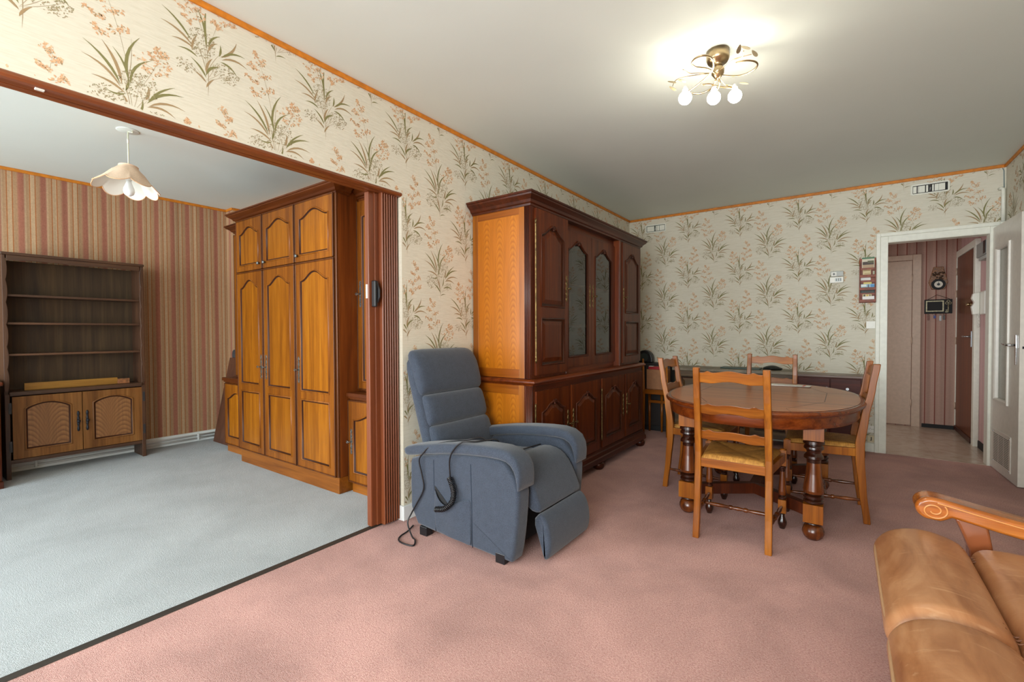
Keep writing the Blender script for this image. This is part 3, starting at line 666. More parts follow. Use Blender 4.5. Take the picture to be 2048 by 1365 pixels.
card('envelope', .124, .198, 1.598, 1.640, YB - .019, (226, 224, 218), 'tilted white envelope in the middle of the letter rack', -.08)
card('leaflet', .126, .226, 1.532, 1.572, YB - .038, (150, 186, 206), 'pale blue leaflet in the middle tier of the letter rack', 0, 'leaflet', [(.0, .4, .45, .9, (226, 232, 226)), (.5, .6, .2, .9, (84, 96, 110)), (.1, .45, .1, .3, (120, 170, 140)), (.72, .98, .3, .9, (70, 140, 196))])
card('yellow_card', .145, .205, 1.565, 1.590, YB - .034, (216, 196, 110), 'yellow card edge above the blue leaflet in the letter rack', 0, 'card')
card('wallet', .124, .228, 1.486, 1.542, YB - .019, (30, 40, 34), 'dark green wallet in the lower part of the letter rack', 0, 'wallet', [(.12, .86, .12, .94, (44, 62, 48)), (.16, .82, .16, .90, (26, 34, 28))])
card('striped_card', .139, .205, 1.455, 1.478, YB - .034, (206, 190, 140), 'striped cream card above the lowest white envelope in the letter rack', 0, 'card', [(.1, .3, .1, .9, (70, 60, 40)), (.45, .6, .1, .9, (196, 160, 60)), (.75, .9, .1, .9, (120, 100, 70))])
card('white_envelope', .138, .226, 1.425, 1.458, YB - .038, (232, 230, 226), 'long white envelope in the lowest tier of the letter rack', -.04)

# ------------------------------------------------------------------ the hall
mb = MB(); mb.box(.655, .733, 7.192, 7.21, 0, 2.035); mb.box(-.13, .655, 7.192, 7.21, 1.972, 2.035); mb.box(-.2, -.13, 7.192, 7.21, 0, 2.035); struct(mb.build('trim_10', HALLP, bevel=.004))
mb = MB(); mb.box(-.125, .65, 7.196, 7.215, .012, 1.966); d = struct(mb.build('door_3', HALLP, bevel=.003)); d['label'] = 'beige closed cupboard door at the end of the hall'
for z in (.28, 1.02, 1.76):
    mb = MB(); mb.tube([(.650, 7.188, z - .04), (.650, 7.188, z + .04)], .007, 8); mb.build('hinge', HALLP, d)
mb = MB(); mb.box(1.035, XC, 6.36, 7.18, .03, 1.955); d = struct(mb.build('door_2', W_HDOOR, bevel=.003)); d['label'] = 'brown wooden entrance door on the right of the hall'
mb = MB(); mb.box(1.022, 1.036, 6.36, 7.18, .012, .06); mb.build('weather_bar', W_CHDARK, d, bevel=.003)
mb = MB(); mb.box(1.026, 1.035, 6.385, 6.42, .97, 1.13); pl = mb.build('lock_plate', STEEL, d, bevel=.003)
mb = MB(); mb.tube([(1.03, 6.40, 1.075), (.99, 6.40, 1.075), (.982, 6.42, 1.075), (.982, 6.51, 1.075)], .008, 10); mb.build('lever_handle', STEEL, d)
mb = MB(); mb.tube([(1.035, 6.47, 1.40), (1.0, 6.47, 1.40)], .016, 12); mb.tube([(1.035, 6.47, 1.40), (1.03, 6.47, 1.40)], .026, 12); mb.build('lock_cylinder', BRASS, d)
for z in (.28, 1.02, 1.55, 1.80):
    mb = MB(); mb.tube([(1.03, 7.186, z - .04), (1.03, 7.186, z + .04)], .008, 8); mb.build('hinge', HALLP, d)
mb = MB(); mb.box(1.03, XC, 6.27, 6.355, 0, 1.96); mb.box(1.03, XC, 6.27, 7.209, 1.96, 2.03); mb.box(1.03, XC, 7.185, 7.209, 0, 1.96); struct(mb.build('trim_11', WHITEP, bevel=.004))
t = thing('barometer', 'brown wooden wall barometer with round white dial at the hall end', 'barometer', (.878, 7.21, 1.6))
mb = MB(); mb.prism([(.822, 1.612), (.935, 1.612), (.962, 1.692), (.92, 1.872), (.836, 1.872), (.796, 1.692)], 'xz', 7.19, 7.21)
mb.build('wood_back', plain('carved_brown', (120, 74, 26), .4, var=.25, vs=60, bmp=.4, bs=80), t, bevel=.004)
mb = MB(); rnd = random.Random(3)
for k in range(26): mb.sphere((.878 + rnd.uniform(-.05, .05), 7.188, 1.765 + rnd.uniform(-.045, .045)), rnd.uniform(.006, .012), 8)
mb.build('carved_relief', plain('carved_dark', (62, 38, 14), .4), t)
mb = MB(); mb.tube([(.879, 7.19, 1.669), (.879, 7.178, 1.669)], .062, 28); rr = mb.build('bezel', BLACKM, t, bevel=.002)
mb = MB(); mb.tube([(.879, 7.178, 1.669), (.879, 7.1765, 1.669)], .037, 28); mb.build('dial', plain('dial_white', (214, 208, 192), .3), rr)
mb = MB(); mb.tube([(.879, 7.1765, 1.669), (.879, 7.1755, 1.669)], .014, 16); mb.box(.877, .881, 7.1755, 7.1765, 1.655, 1.70); mb.build('needle', BLACK, rr)
t = thing('key_holder', 'black wall plaque with brass frame and large decorative key, keys hanging below', 'key holder', (.881, 7.21, 1.33))
mb = MB(); mb.box(.762, 1.001, 7.195, 7.21, 1.332, 1.497); mb.build('plaque', BLACKM, t, bevel=.003)
mb = MB(); r = [(.774, 1.356), (.928, 1.356), (.928, 1.482), (.774, 1.482)]; mb.rings([[(u, y, v) for u, v in p] for p, y in ((r, 7.195), (r, 7.188), (inset(r, .011), 7.188), (inset(r, .011), 7.195))], 0, False, True, False); mb.build('brass_frame', plain('dull_brass', (150, 142, 116), .45, metal=.5, var=.2, vs=90), t)
mb = MB()
for a in range(3):
    an = PI / 2 + a * 2 * PI / 3; mb.tube([(.966 + .016 * math.cos(an) + .012 * math.cos(q * PI / 6), 7.188, 1.458 + .014 * math.sin(an) + .012 * math.sin(q * PI / 6)) for q in range(13)], .0045, 6)
mb.tube([(.966, 7.188, 1.44), (.966, 7.188, 1.345)], .006, 8); mb.box(.94, .966, 7.184, 7.192, 1.346, 1.356); mb.box(.944, .966, 7.184, 7.192, 1.366, 1.374); mb.build('decorative_key', plain('dull_brass_key', (150, 142, 116), .45, metal=.5), t)
mb = MB(); mb.tube([(.79, 7.2, 1.497), (.87, 7.2, 1.55), (.98, 7.2, 1.497)], .003, 6); mb.build('hanging_cord', plain('brown_cord', (70, 44, 30), .8), t)
for x in (.79, .83, .862, .897, .925): mb = MB(); mb.tube([(x, 7.195, 1.335), (x, 7.18, 1.325), (x, 7.176, 1.334)], .002, 6); mb.build('hook', BRASSD, t)
for x, c, L, lb in ((.797, (88, 44, 30), .05, 'brown key tag hanging at the left end of the black plaque'), (.85, (36, 52, 110), .03, 'blue key fob hanging under the middle of the black plaque'), (.898, (150, 150, 150), .06, 'bunch of steel keys hanging under the black plaque'), (.93, (60, 54, 50), .045, 'dark keys hanging at the right end of the plaque hooks')):
    mb = MB(); mb.tube([(x + .008 * math.cos(a), 7.18, 1.315 + .008 * math.sin(a)) for a in [i * PI / 5 for i in range(11)]], .0015, 6); mb.box(x - .010, x + .010, 7.178, 7.182, 1.308 - L, 1.308)
    single(mb, 'key_bunch', plain('key_colour', c, .4, metal=.3), (x, 7.18, 1.3), lb, 'keys', 'keys on the hall plaque', bevel=.001)
t = thing('intercom', 'white intercom handset phone on the hall wall beside the open door', 'intercom', (XC, 6.02, 1.3))
mb = MB(); mb.box(1.03, XC, 5.90, 6.10, 1.285, 1.50); mb.build('base', WPLAST, t, bevel=.008)
mb = MB(); mb.prism([(1.03, 1.29), (.985, 1.285), (.975, 1.36), (.995, 1.40), (.975, 1.44), (.985, 1.485), (1.03, 1.495)], 'xz', 6.055, 6.115); mb.build('handset', WPLAST, t, bevel=.006)
mb = MB(); mb.tube([(1.02 + .008 * math.cos(i * 1.3), 6.06 + .006 * math.sin(i * 1.3) - .02 * math.sin(i / 40 * PI), 1.29 - .12 * math.sin(i / 40 * PI)) for i in range(41)], .0035, 6); mb.build('coiled_cord', WPLAST, t)
t = thing('electric_meter', 'grey electric meter box high on the hall wall above the intercom', 'meter', (XC, 5.9, 1.85))
mb = MB(); mb.box(.985, XC, 5.62, 5.965, 1.80, 1.925); mb.build('case', plain('meter_grey', (150, 152, 148), .5), t, bevel=.006)
mb = MB(); mb.box(.983, .985, 5.62, 5.70, 1.81, 1.92); mb.build('window', BLACK, t)
mb = MB(); mb.box(.995, XC, 5.66, 5.93, 1.77, 1.80); mb.build('terminal_cover', GPLAST, t, bevel=.003)
mb = MB(); mb.box(1.055, XC, 5.72, 5.955, 1.51, 1.705)
single(mb, 'framed_picture', [plain('picture_dark_olive', (62, 64, 44), .5, var=.5, vs=24)], (XC, 5.84, 1.51), 'dark framed picture on the hall wall above the intercom', 'picture', bevel=.003)
t = thing('bar', 'long dark brown shoehorn with a metal tip hanging on the hall wall', 'bar', (XC, 5.925, .3))  # unidentified narrow brown strip with a metal tip
mb = MB(); mb.box(1.056, XC, 5.91, 5.945, .32, 1.235); mb.build('shaft', W_CHDARK, t, bevel=.004)
mb = MB(); mb.box(1.053, XC, 5.905, 5.95, .295, .322); mb.build('tip', CHROME, t, bevel=.004)

# ================================================================== folding door and its track
t = thing('folding_door', 'brown folding accordion door pushed together at the end of the wide opening', 'door', (-2.19, 1.76, 0))
mb = MB(); mb.box(-2.246, -2.208, 1.663, 1.705, .012, 1.947); mb.build('lead_post', W_PVC, t, bevel=.006)
mb = MB(); mb.box(-2.226, -2.200, 1.70, 1.735, .012, 1.947); mb.build('hinge_strip', W_PVC, t, bevel=.003)
y = 1.727; n = 7; st = (1.848 - y) / n
for k in range(n):
    mb = MB(); a = y + k * st
    poly = [(-2.252, a + .001), (-2.172, a + .001), (-2.168, a + st * .28), (-2.170, a + st * .62), (-2.180, a + st * .80), (-2.180, a + st - .0005), (-2.252, a + st - .0005)]
    mb.prism(poly, 'xy', .012, 1.947); mb.build('door_fold', W_PVC, t, bevel=.0025)
mb = MB(); pr = [(1.678, 1.285), (1.696, 1.285), (1.696, 1.437), (1.678, 1.437)]
mb.prism(pr, 'yz', -2.208, -2.172); hnd = mb.build('handle', BLACK, t, bevel=.006)
mb = MB(); mb.prism([(-2.206, 1.30), (-2.175, 1.31), (-2.160, 1.34), (-2.160, 1.385), (-2.182, 1.435), (-2.206, 1.435)], 'xz', 1.696, 1.706); mb.build('finger_guard', BLACK, hnd, bevel=.003)
mb = MB(); mb.box(-2.236, -2.220, 1.6615, 1.6635, 1.335, 1.415); cp = mb.build('catch_plate', WPLAST, t, bevel=.001)
mb = MB()
for z in (1.345, 1.405): mb.sphere((-2.228, 1.6615, z), .0035, 8)
mb.build('screw', STEEL, cp)
t = thing('door_track', 'brown track of the folding door running under the head of the opening', 'track', (-2.2, .3, 1.94))
mb = MB(); prof = [(-2.240, 1.966), (-2.240, 1.946), (-2.206, 1.946), (-2.206, 1.954), (-2.198, 1.954), (-2.198, 1.946), (-2.164, 1.946), (-2.150, 1.949), (-2.142, 1.957), (-2.144, 1.966), (-2.150, 1.972), (-2.153, 1.966)]
mb.prism(prof, 'xz', -1.25, OY + .002); mb.build('rail', W_TRACK, t, bevel=.002)
for y in (.03, .335):
    mb = MB(); mb.box(-2.174, -2.158, y - .012, y + .012, 1.943, 1.949); mb.build('track_clip', WPLAST, t, bevel=.002)

# ================================================================== study wall unit
FW = lambda x, y, z: Face((x, y, z), (1, 0, 0), (0, -1, 0))
WOODD = (W_WARD, W_WARDP, W_WARD)
t = thing('wardrobe', 'tall honey oak wardrobe with three long arched doors and three small doors above', 'wardrobe', (-3.61, 1.9, 0))
X0, X1, YF = -4.36, -2.868, 1.906
mb = MB(); mb.box(X0, X1, YF, YS - .005, .115, 2.172); mb.build('carcass', W_WSIDE, t, bevel=.002)
mb = MB(); mb.box(X0 + .01, X1 - .001, YF - .009, YF - .001, .115, 2.12); mb.build('face_frame', W_STAIN, t)
mb = MB(); mb.box(X0 + .02, X1 - .0, YF - .012, YS - .005, 0, .114); mb.build('plinth', W_WARD_X, t, bevel=.003)
for a, b in ((X0 - .001, X0 + .018), (X1 - .026, X1 + .001)): mb = MB(); mb.box(a, b, YF - .016, YF, .12, 2.12); mb.build('corner_moulding', W_STAIN, t, bevel=.005)
mb = MB(); sweepU(mb, lambda o: [(X0 - o, 1.99), (X0 - o, YF - .012 - o), (X1 + o, YF - .012 - o), (X1 + o, 1.998)], [(o, 2.112 + z * .86) for o, z in CORN]); mb.build('cornice', W_STAIN_X, t)
cols = [(-4.340, -3.905), (-3.872, -3.410), (-3.377, -2.897)]
for i, (a, b) in enumerate(cols):
    W_ = b - a; F = FW(a, YF - .026, .128)
    d = panel_door('door', t, F, W_, 1.525, [(.052, W_ - .052, .045, .515, 0, 'flat'), (.052, W_ - .052, .568, 1.475, .072, 'arch')], *WOODD, th=.016, raised=False)
    key_plate(d, F, (W_ - .024) if i == 0 else .026, .73, .20, side=-1)
    F2 = FW(a, YF - .026, 1.672)
    d = panel_door('door', t, F2, W_, .435, [(.045, W_ - .045, .042, .385, .062, 'arch')], *WOODD, th=.016, raised=False)
    u = (W_ - .03) if i == 0 else .03
    k = MB(); k.tube([F2(u, .045, 0), F2(u, .045, .008), F2(u, .045, .012), F2(u, .045, .018), F2(u, .045, .024)], [.007, .006, .012, .014, .008], 12); k.build('knob', plain('pewter', (130, 140, 140), .3, metal=.8), d)
    mb = MB(); fbox(mb, F, -.010, 0, 0, 1.525, -.016, .003); fbox(mb, F, W_, W_ + .010, 0, 1.525, -.016, .003); fbox(mb, F2, -.010, 0, 0, .435, -.016, .003); fbox(mb, F2, W_, W_ + .010, 0, .435, -.016, .003)
    fbox(mb, F, -.010, W_ + .01, 1.525, 1.537, -.016, .004); fbox(mb, F, -.010, W_ + .01, -.011, 0, -.016, .004); fbox(mb, F2, -.010, W_ + .01, .435, .446, -.016, .003)
    mb.build('door_moulding', W_STAIN, t, bevel=.003)
def side_unit(x0, x1, label, door_x, key_u, lkey, ov=1):
    t = thing('corner_cabinet', label, 'cabinet', ((x0 + x1) / 2, 2.1, 0), group=None)
    yl, yu = 1.985, 2.072
    mb = MB(); mb.box(x0, x1, yl, YS - .005, .09, .665); mb.build('lower_carcass', W_WSIDE, t, bevel=.002)
    mb = MB(); mb.box(x0 + .02, x1, yl + .002, YS - .005, 0, .089); mb.build('plinth', W_WARD_X, t, bevel=.002)
    mb = MB(); mb.box(x0 - .012 * ov, x1, yl - .030, YS - .005, .682, .712); mb.box(x0 - .004 * ov, x1, yl - .018, YS - .005, .668, .682); mb.build('worktop', W_STAIN_X, t, bevel=.005)
    ux = x0 + (.035 if ov else 0)
    mb = MB(); mb.box(ux, x1, yu, YS - .005, .713, 2.12); mb.build('upper_carcass', W_WSIDE, t, bevel=.002)
    mb = MB(); sweepU(mb, lambda o: [(ux - o * ov, YS - .005), (ux - o * ov, yu - o), (x1 - .001, yu - o), (x1 - .001, YS - .005)], [(o, 2.105 + z * .86) for o, z in CORN]); mb.build('cornice', W_STAIN_X, t)
    a, b = door_x; W_ = b - a
    F = FW(a, yl - .017, .085); d = panel_door('door', t, F, W_, .565, [(.05, W_ - .05, .055, .50, .06, 'arch')], *WOODD, th=.016, raised=False); 
    if lkey: key_plate(d, F, .03, .28, .18, side=-1)
    mb = MB(); fbox(mb, F, -.010, 0, -.008, .573, -.016, .003); fbox(mb, F, W_, W_ + .010, -.008, .573, -.016, .003); fbox(mb, F, 0, W_, -.012, 0, -.016, .006); fbox(mb, F, 0, W_, .565, .575, -.016, .003); mb.build('door_moulding', W_STAIN, t, bevel=.003)
    a2 = max(a, ux + (.020 if ov else .008)); W2 = b - a2
    F = FW(a2, yu - .017, .735); d = panel_door('door', t, F, W2, 1.345, [(.045, W2 - .045, .045, 1.30, .06, 'arch')], *WOODD, th=.016, raised=False)
    if lkey: key_plate(d, F, .03, .68, .19, side=-1)
    mb = MB(); fbox(mb, F, -.010, 0, -.008, 1.353, -.016, .003); fbox(mb, F, W2, W2 + .010, -.008, 1.353, -.016, .003); fbox(mb, F, 0, W2, -.010, 0, -.016, .004); mb.build('door_moulding', W_STAIN, t, bevel=.003)
    return t
side_unit(-4.855, -4.375, 'narrow honey oak corner cabinet between the striped wall and the tall wardrobe', (-4.835, -4.385), .03, False)
side_unit(-2.866, -2.275, 'narrow honey oak corner cabinet half hidden by the brown folding door', (-2.858, -2.30), .03, True, 0)

# leaning board and the dark rounded thing behind it
mb = MB(); mb.prism([(2.070, 0), (2.088, 0), (2.262, .872), (2.245, .875)], 'yz', -5.381, -4.90)
single(mb, 'board', W_DKBOARD, (-5.1, 2.08, 0), 'dark brown board leaning against the corner beside the wall unit', 'board', bevel=.002)
mb = MB(); pts = [(-5.385, .3), (-5.385, .905)] + [(-5.34 - .045 * math.cos(a), .905 + .055 * math.sin(a)) for a in [i * PI / 12 for i in range(1, 12)]] + [(-5.295, .905), (-5.295, .3)]
mb.prism(pts[::-1], 'xz', 2.268, 2.296)
single(mb, 'backrest_pad', plain('dark_grey_pad', (52, 54, 58), .8), (-5.34, 2.28, .3), 'dark grey round topped panel standing behind the leaning brown board', 'panel', bevel=.006)

# ================================================================== open bookcase
FB = lambda y, z, x=-5.25: Face((x, y, z), (0, 1, 0), (1, 0, 0))
t = thing('bookcase', 'brown oak bookcase with three empty shelves above two arched doors', 'bookcase', (-5.39, 1.025, 0))
bx0, bx1, by0, by1, bz = -5.500, -5.25, .580, 1.462, 1.752
def wavy(z0, z1, n, amp):
    L = []
    for i in range(61):
        s = i / 60; ph = (s * n) % 1.0
        L.append((z0 + (z1 - z0) * s, amp * (abs(math.sin(PI * s * n)) ** .6)))
    return L
for sgn, ya in ((1, by0), (-1, by1)):
    mb = MB(); mb.box(bx0, bx1 - .012, min(ya, ya + sgn * .024), max(ya, ya + sgn * .024), 0, bz); mb.build('side_panel', W_BOOK, t, bevel=.002)
    mb = MB(); mb.box(bx1 - .012, bx1 + .002, min(ya, ya + sgn * .028), max(ya, ya + sgn * .028), 0, .668); mb.build('lower_stile', W_BOOK, t, bevel=.003)
    wl = wavy(.69, bz - .02, 6, .010); poly = [(ya, .69), (ya + sgn * .020, .69)] + [(ya + sgn * (.020 + a), z) for z, a in wl] + [(ya + sgn * .020, bz), (ya, bz)]
    mb = MB(); mb.prism(poly, 'yz', bx1 - .012, bx1 + .004); mb.build('scalloped_stile', W_BOOK, t, bevel=.003)
mb = MB(); mb.box(bx0, bx0 + .012, by0 + .024, by1 - .024, .13, bz - .02); mb.build('back_panel', W_BOOKB, t)
mb = MB(); mb.box(bx0, bx1 + .012, by0 - .006, by1 + .006, bz, bz + .022); mb.build('top', W_BOOKY, t, bevel=.006)
mb = MB(); wl = wavy(by0 + .03, by1 - .03, 2, .012); poly = [(by0 + .026, bz), (by0 + .026, bz - .03)] + [(y, bz - .03 - .016 + a) for y, a in wl] + [(by1 - .026, bz - .03), (by1 - .026, bz)]
mb.prism(poly, 'yz', bx1 - .012, bx1 + .003); mb.build('top_rail', W_BOOKY, t, bevel=.002)
for z in (1.432, 1.212, .965):
    mb = MB(); mb.box(bx0 + .012, bx1 - .022, by0 + .024, by1 - .024, z, z + .018); mb.build('shelf', W_BOOKY, t, bevel=.003)
mb = MB(); mb.box(bx0, bx1 + .010, by0 + .024, by1 - .024, .652, .684); mb.build('counter', W_BOOKY, t, bevel=.006)
mb = MB(); mb.box(bx0, bx1 - .006, by0 + .024, by1 - .024, .12, .15); mb.build('bottom_rail', W_BOOKY, t, bevel=.003)
for a, b, hs, hu in ((.620, 1.024, 0, -1), (1.029, 1.436, 1, 1)):
    W_ = b - a; F = FB(a, .155, bx1 + .002); d = panel_door('door', t, F, W_, .490, [(.062, W_ - .062, .06, .445, .05, 'seg')], W_BOOKF, W_BOOKP, W_BOOKF, th=.018, raised=False)
    u = W_ - .026 if hs == 0 else .026
    hb = MB(); hb.tube([F(u, .16 + .17 * i / 24, .004) for i in range(25)], [.005 + .004 * abs(math.sin(i * PI / 6)) for i in range(25)], 8); hb.sphere(F(u, .245, .014), .013, 10); hb.tube([F(u, .245, 0), F(u, .245, .012)], .006, 8); hb.build('handle', plain('black_iron', (40, 44, 52), .45, metal=.6), d)
    for v in (.06, .36):
        hg = MB(); uu = -.012 if hs == 0 else W_ + .014; fbox(hg, F, uu - .008, uu + .008, v, v + .085, -.004, .003); hg.build('hinge', plain('black_iron_hinge', (58, 58, 60), .5, metal=.5), d)
t = thing('plank', 'yellow brown wooden plank lying along the bookcase counter', 'plank', (-5.35, 1.0, .684))
mb = MB(); mb.box(-5.362, -5.340, .700, 1.285, .6845, .742); mb.build('board', W_PLANK, t, bevel=.002)
mb = MB(); mb.box(-5.364, -5.338, 1.286, 1.372, .6845, .728); mb.build('end_block', plain('plank_end_brown', (138, 88, 52), .6, var=.2, vs=50), t, bevel=.002)
# low cabinet cut by the left edge of the view
t = thing('low_cabinet', 'reddish wood low cabinet with a rounded top standing left of the bookcase', 'cabinet', (-5.25, .1, 0))
mb = MB(); mb.box(-5.50, -5.01, -.35, .535, .05, .755); mb.build('carcass', W_CHERRY, t, bevel=.012)
mb = MB(); mb.box(-5.50, -4.995, -.37, .548, .756, .786); mb.build('top', W_CHDARK_Y, t, bevel=.008, seg=3)
mb = MB(); mb.box(-5.50, -5.0, -.36, .54, 0, .05); mb.build('plinth', W_CHDARK_Y, t, bevel=.004)
F = FB(-.33, .09, -4.995); d = panel_door('door', t, F, .84, .64, [(.07, .77, .07, .58, .05, 'arch')], W_CHERRY, W_CHERRY, W_CHDARK, th=.014)

# ================================================================== study pendant lamp
lx, ly = -3.906, 1.020
t = thing('pendant_lamp', 'scalloped peach cloth pendant lamp hanging from the study ceiling', 'lamp', (lx, ly, H))
mb = MB(); mb.lathe([(.0, -.001), (.062, -.001), (.062, -.003), (.058, -.005), (.0, -.0055)], (lx, ly, H), 28); mb.build('ceiling_plate', CEIL, t)
mb = MB(); mb.tube([(lx + .045, ly + .01, H - .009), (lx + .03, ly + .02, H - .014), (lx, ly, H - .008)], .003, 6); mb.tube([(lx, ly, H - .008), (lx, ly, 2.23)], .0042, 8); cd = mb.build('cord', plain('cream_cord', (226, 228, 204), .5), t)
mb = MB(); mb.tube([(lx, ly, H - .055), (lx, ly, H - .085)], .006, 8); mb.build('cord_clip', WPLAST, cd)
NS = 8; seg = 128; PH = math.radians(9)
def shade_r(a, v):          # v 0 top .. 1 rim
    base = .050 + (.184 - .050) * (v ** 1.25) * (1 - .10 * math.sin(PI * v))
    p = abs(math.sin(NS / 2 * (a + PH))); return base * (1 - .10 * v * (1 - p))
tilt = Matrix.Translation((lx, ly, 2.26)) @ Matrix.Rotation(math.radians(7), 4, Vector((.585, -.811, 0)).cross(Vector((0, 0, 1)))) 
def shade(off):
    rows = []
    for k in range(13):
        v = k / 12; row = []
        for i in range(seg):
            a = 2 * PI * i / seg; r = shade_r(a, v) - off; sc = abs(math.sin(NS / 2 * (a + PH)))
            drop = -.130 * (v ** .85) - .0 - (.034 * max(0, v - .45) / .55) * sc ** .7 + .012 * math.sin(PI * v)
            if v > .999 and off == 0: pass
            row.append(tilt @ Vector((r * math.cos(a), r * math.sin(a), drop)))
        rows.append(row)
    return rows
mb = MB(); mb.rings(shade(0), 0, True, True, False); sh = mb.build('lamp_shade', SHADE, t)
mb = MB(); mb.rings([r[::-1] for r in shade(.003)], 0, True, True, False); mb.build('shade_lining', SHADEIN, sh)
mb = MB(); rim = shade(.0015)[-1]; mb.tube(rim + [rim[0]], .0028, 6); mb.build('rim_binding', plain('peach_binding', (222, 178, 138), .8), sh)
mb = MB(); mb.lathe([(.055, .0), (.054, -.004), (.012, -.004), (.010, -.0)], (0, 0, 0), 20, xf=tilt); mb.build('shade_collar', SHADE, sh)
mb = MB(); mb.lathe([(.008, 0), (.019, -.012), (.021, -.06), (.017, -.068)], (lx, ly, 2.235), 14); mb.build('socket', WPLAST, t)
mb = MB(); mb.lathe([(.013, 0), (.016, -.02), (.029, -.055), (.032, -.075), (.026, -.096), (.010, -.107), (.0003, -.109)], (lx, ly, 2.170), 18); mb.build('light_bulb', BULBO, t)

# ================================================================== the big display cabinet
FC = lambda y, z, x: Face((x, y, z), (0, 1, 0), (1, 0, 0))
CH = (W_CHERRY, W_CHERRY, W_CHDARK)
t = thing('display_cabinet', 'large cherry wood display cabinet with golden veneered side and two glass doors', 'cabinet', (-1.9, 3.48, 0))
xb = XA + .008
y0, y1 = 2.505, 4.455
# lower carcass, plinth, feet
mb = MB(); mb.box(xb, -1.652, 2.497, 4.48, .12, .785); mb.build('lower_carcass', W_CHERRY, t, bevel=.003)
def side_panelling(y, z0, z1, xs, rails):
    mb = MB(); mb.box(xb + .045, -1.742, y - .001, y + .004, z0 + rails[0], z1 - rails[1]); mb.build('veneer_panel', W_VENEER, t)
    for a, b in ((xb, xb + .047), (-1.742, -1.700)): mb = MB(); mb.box(a, b, y - .003, y + .004, z0, z1); mb.build('side_stile', W_GOLD, t, bevel=.001)
    for a, b in ((z0, z0 + rails[0]), (z1 - rails[1], z1)):
        if b > a: mb = MB(); mb.box(xb + .047, -1.742, y - .0025, y + .004, a, b); mb.build('side_rail', W_GOLDX, t, bevel=.001)
side_panelling(2.500, .83, 1.975, None, (.06, .062)); side_panelling(2.494, .16, .785, None, (.05, .065))
def post(y, x, z0, z1, s):
    mb = MB()
    for k in range(4): mb.tube([(x - .006 - k * .0125, y - .002 * s, z0), (x - .006 - k * .0125, y - .002 * s, z1)], .0058, 8)
    mb.box(x - .05, x, y - .004 * s if s > 0 else y - .03, y + .036 if s > 0 else y + .004, z0, z1); return mb
post(2.500, -1.6495, .83, 1.975, 1).build('corner_moulding', W_CHDARK, t)
post(2.494, -1.6345, .16, .7815, 1).build('corner_moulding', W_CHDARK, t)
mb = MB(); mb.box(-1.652, -1.636, 2.497, 4.48, .12, .785); mb.build('lower_face_frame', W_CHDARK_Y, t)
PL = [(0, .165), (.006, .16), (.008, .145), (.02, .138), (.026, .11), (.034, .105), (.036, .07), (.028, .062), (.0, .062)]
mb = MB(); sweepU(mb, lambda o: [(xb, 2.497 - o), (-1.638 + o, 2.497 - o), (-1.638 + o, 4.48 + o), (xb, 4.48 + o)], PL[::-1]); mb.build('base_moulding', W_CHDARK_Y, t)
for y in (2.53, 3.50, 4.455):
    mb = MB(); mb.lathe([(.02, .062), (.042, .058), (.05, .04), (.046, .018), (.034, .0), (.0, .0)], (-1.645, y, 0), 16); mb.build('foot', W_CHDARK, t)
for y in (2.55, 4.44):
    mb = MB(); mb.lathe([(.02, .062), (.042, .058), (.05, .04), (.046, .018), (.034, .0), (.0, .0)], (-2.08, y, 0), 16); mb.build('foot', W_CHDARK, t)
# counter
LIP = [(-.004, .782), (.006, .784), (.010, .792), (.022, .797), (.032, .800), (.038, .808), (.036, .816), (.026, .822), (.018, .826), (-.004, .828)]
mb = MB(); sweepU(mb, lambda o: [(xb, 2.497 - o * .9), (-1.640 + o, 2.497 - o * .9), (-1.640 + o, 4.478 + o * .7), (xb, 4.478 + o * .7)], LIP); mb.build('counter', W_CHERRY_Y, t)
# upper carcass as a box with an open centre bay
yc0, yc1 = 2.985, 3.932
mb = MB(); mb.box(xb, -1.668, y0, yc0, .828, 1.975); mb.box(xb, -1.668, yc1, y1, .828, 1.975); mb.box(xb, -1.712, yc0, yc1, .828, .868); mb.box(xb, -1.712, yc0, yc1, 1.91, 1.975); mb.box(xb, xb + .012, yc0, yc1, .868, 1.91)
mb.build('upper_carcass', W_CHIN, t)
for a, b in ((y0, yc0), (yc1, y1)): mb = MB(); mb.box(-1.668, -1.652, a, b, .828, 1.975); mb.build('upper_face_frame', W_CHERRY, t, bevel=.003)
for a, b in ((.828, .872), (1.90, 1.975)): mb = MB(); mb.box(-1.712, -1.700, yc0, yc1, a, b); mb.build('centre_rail', W_CHERRY_Y, t)
for z in (1.18, 1.50):
    mb = MB(); mb.box(xb + .012, -1.74, yc0 + .002, yc1 - .002, z, z + .016); mb.build('shelf', plain('pale_shelf_edge', (150, 104, 76), .4, var=.1), t, bevel=.002)
mb = MB(); sweepU(mb, lambda o: [(xb, 2.497 - o), (-1.652 + o * .8, 2.497 - o), (-1.652 + o * .8, 4.458 + o), (xb, 4.458 + o)], [(o, 1.958 + z) for o, z in CORN]); mb.build('cornice', W_CHDARK_Y, t)
def carved(d, F, u, v, sc=1.0):
    mb = MB()
    for sgn in (-1, 1):
        mb.tube([F(u + sgn * sc * (.004 + .010 * math.cos(a) * (1 - a / 9) + .004), v + sc * .012 * math.sin(a) * (1 - a / 9), .008) for a in [i * .45 for i in range(14)]], [.0055 * sc * (1 - i / 22) for i in range(14)], 6)
        mb.tube([F(u + sgn * sc * (.012 + .05 * s), v + sc * (.012 - .012 * s - .03 * s * s), .006) for s in [i / 8 for i in range(9)]], [sc * .006 * (1.1 - s) for s in [i / 8 for i in range(9)]], 6)
    mb.sphere(F(u, v - .012 * sc, .006), .007 * sc, 10, sc=(1, 1, 1.3)); mb.build('carved_ornament', W_CHDARK, d)
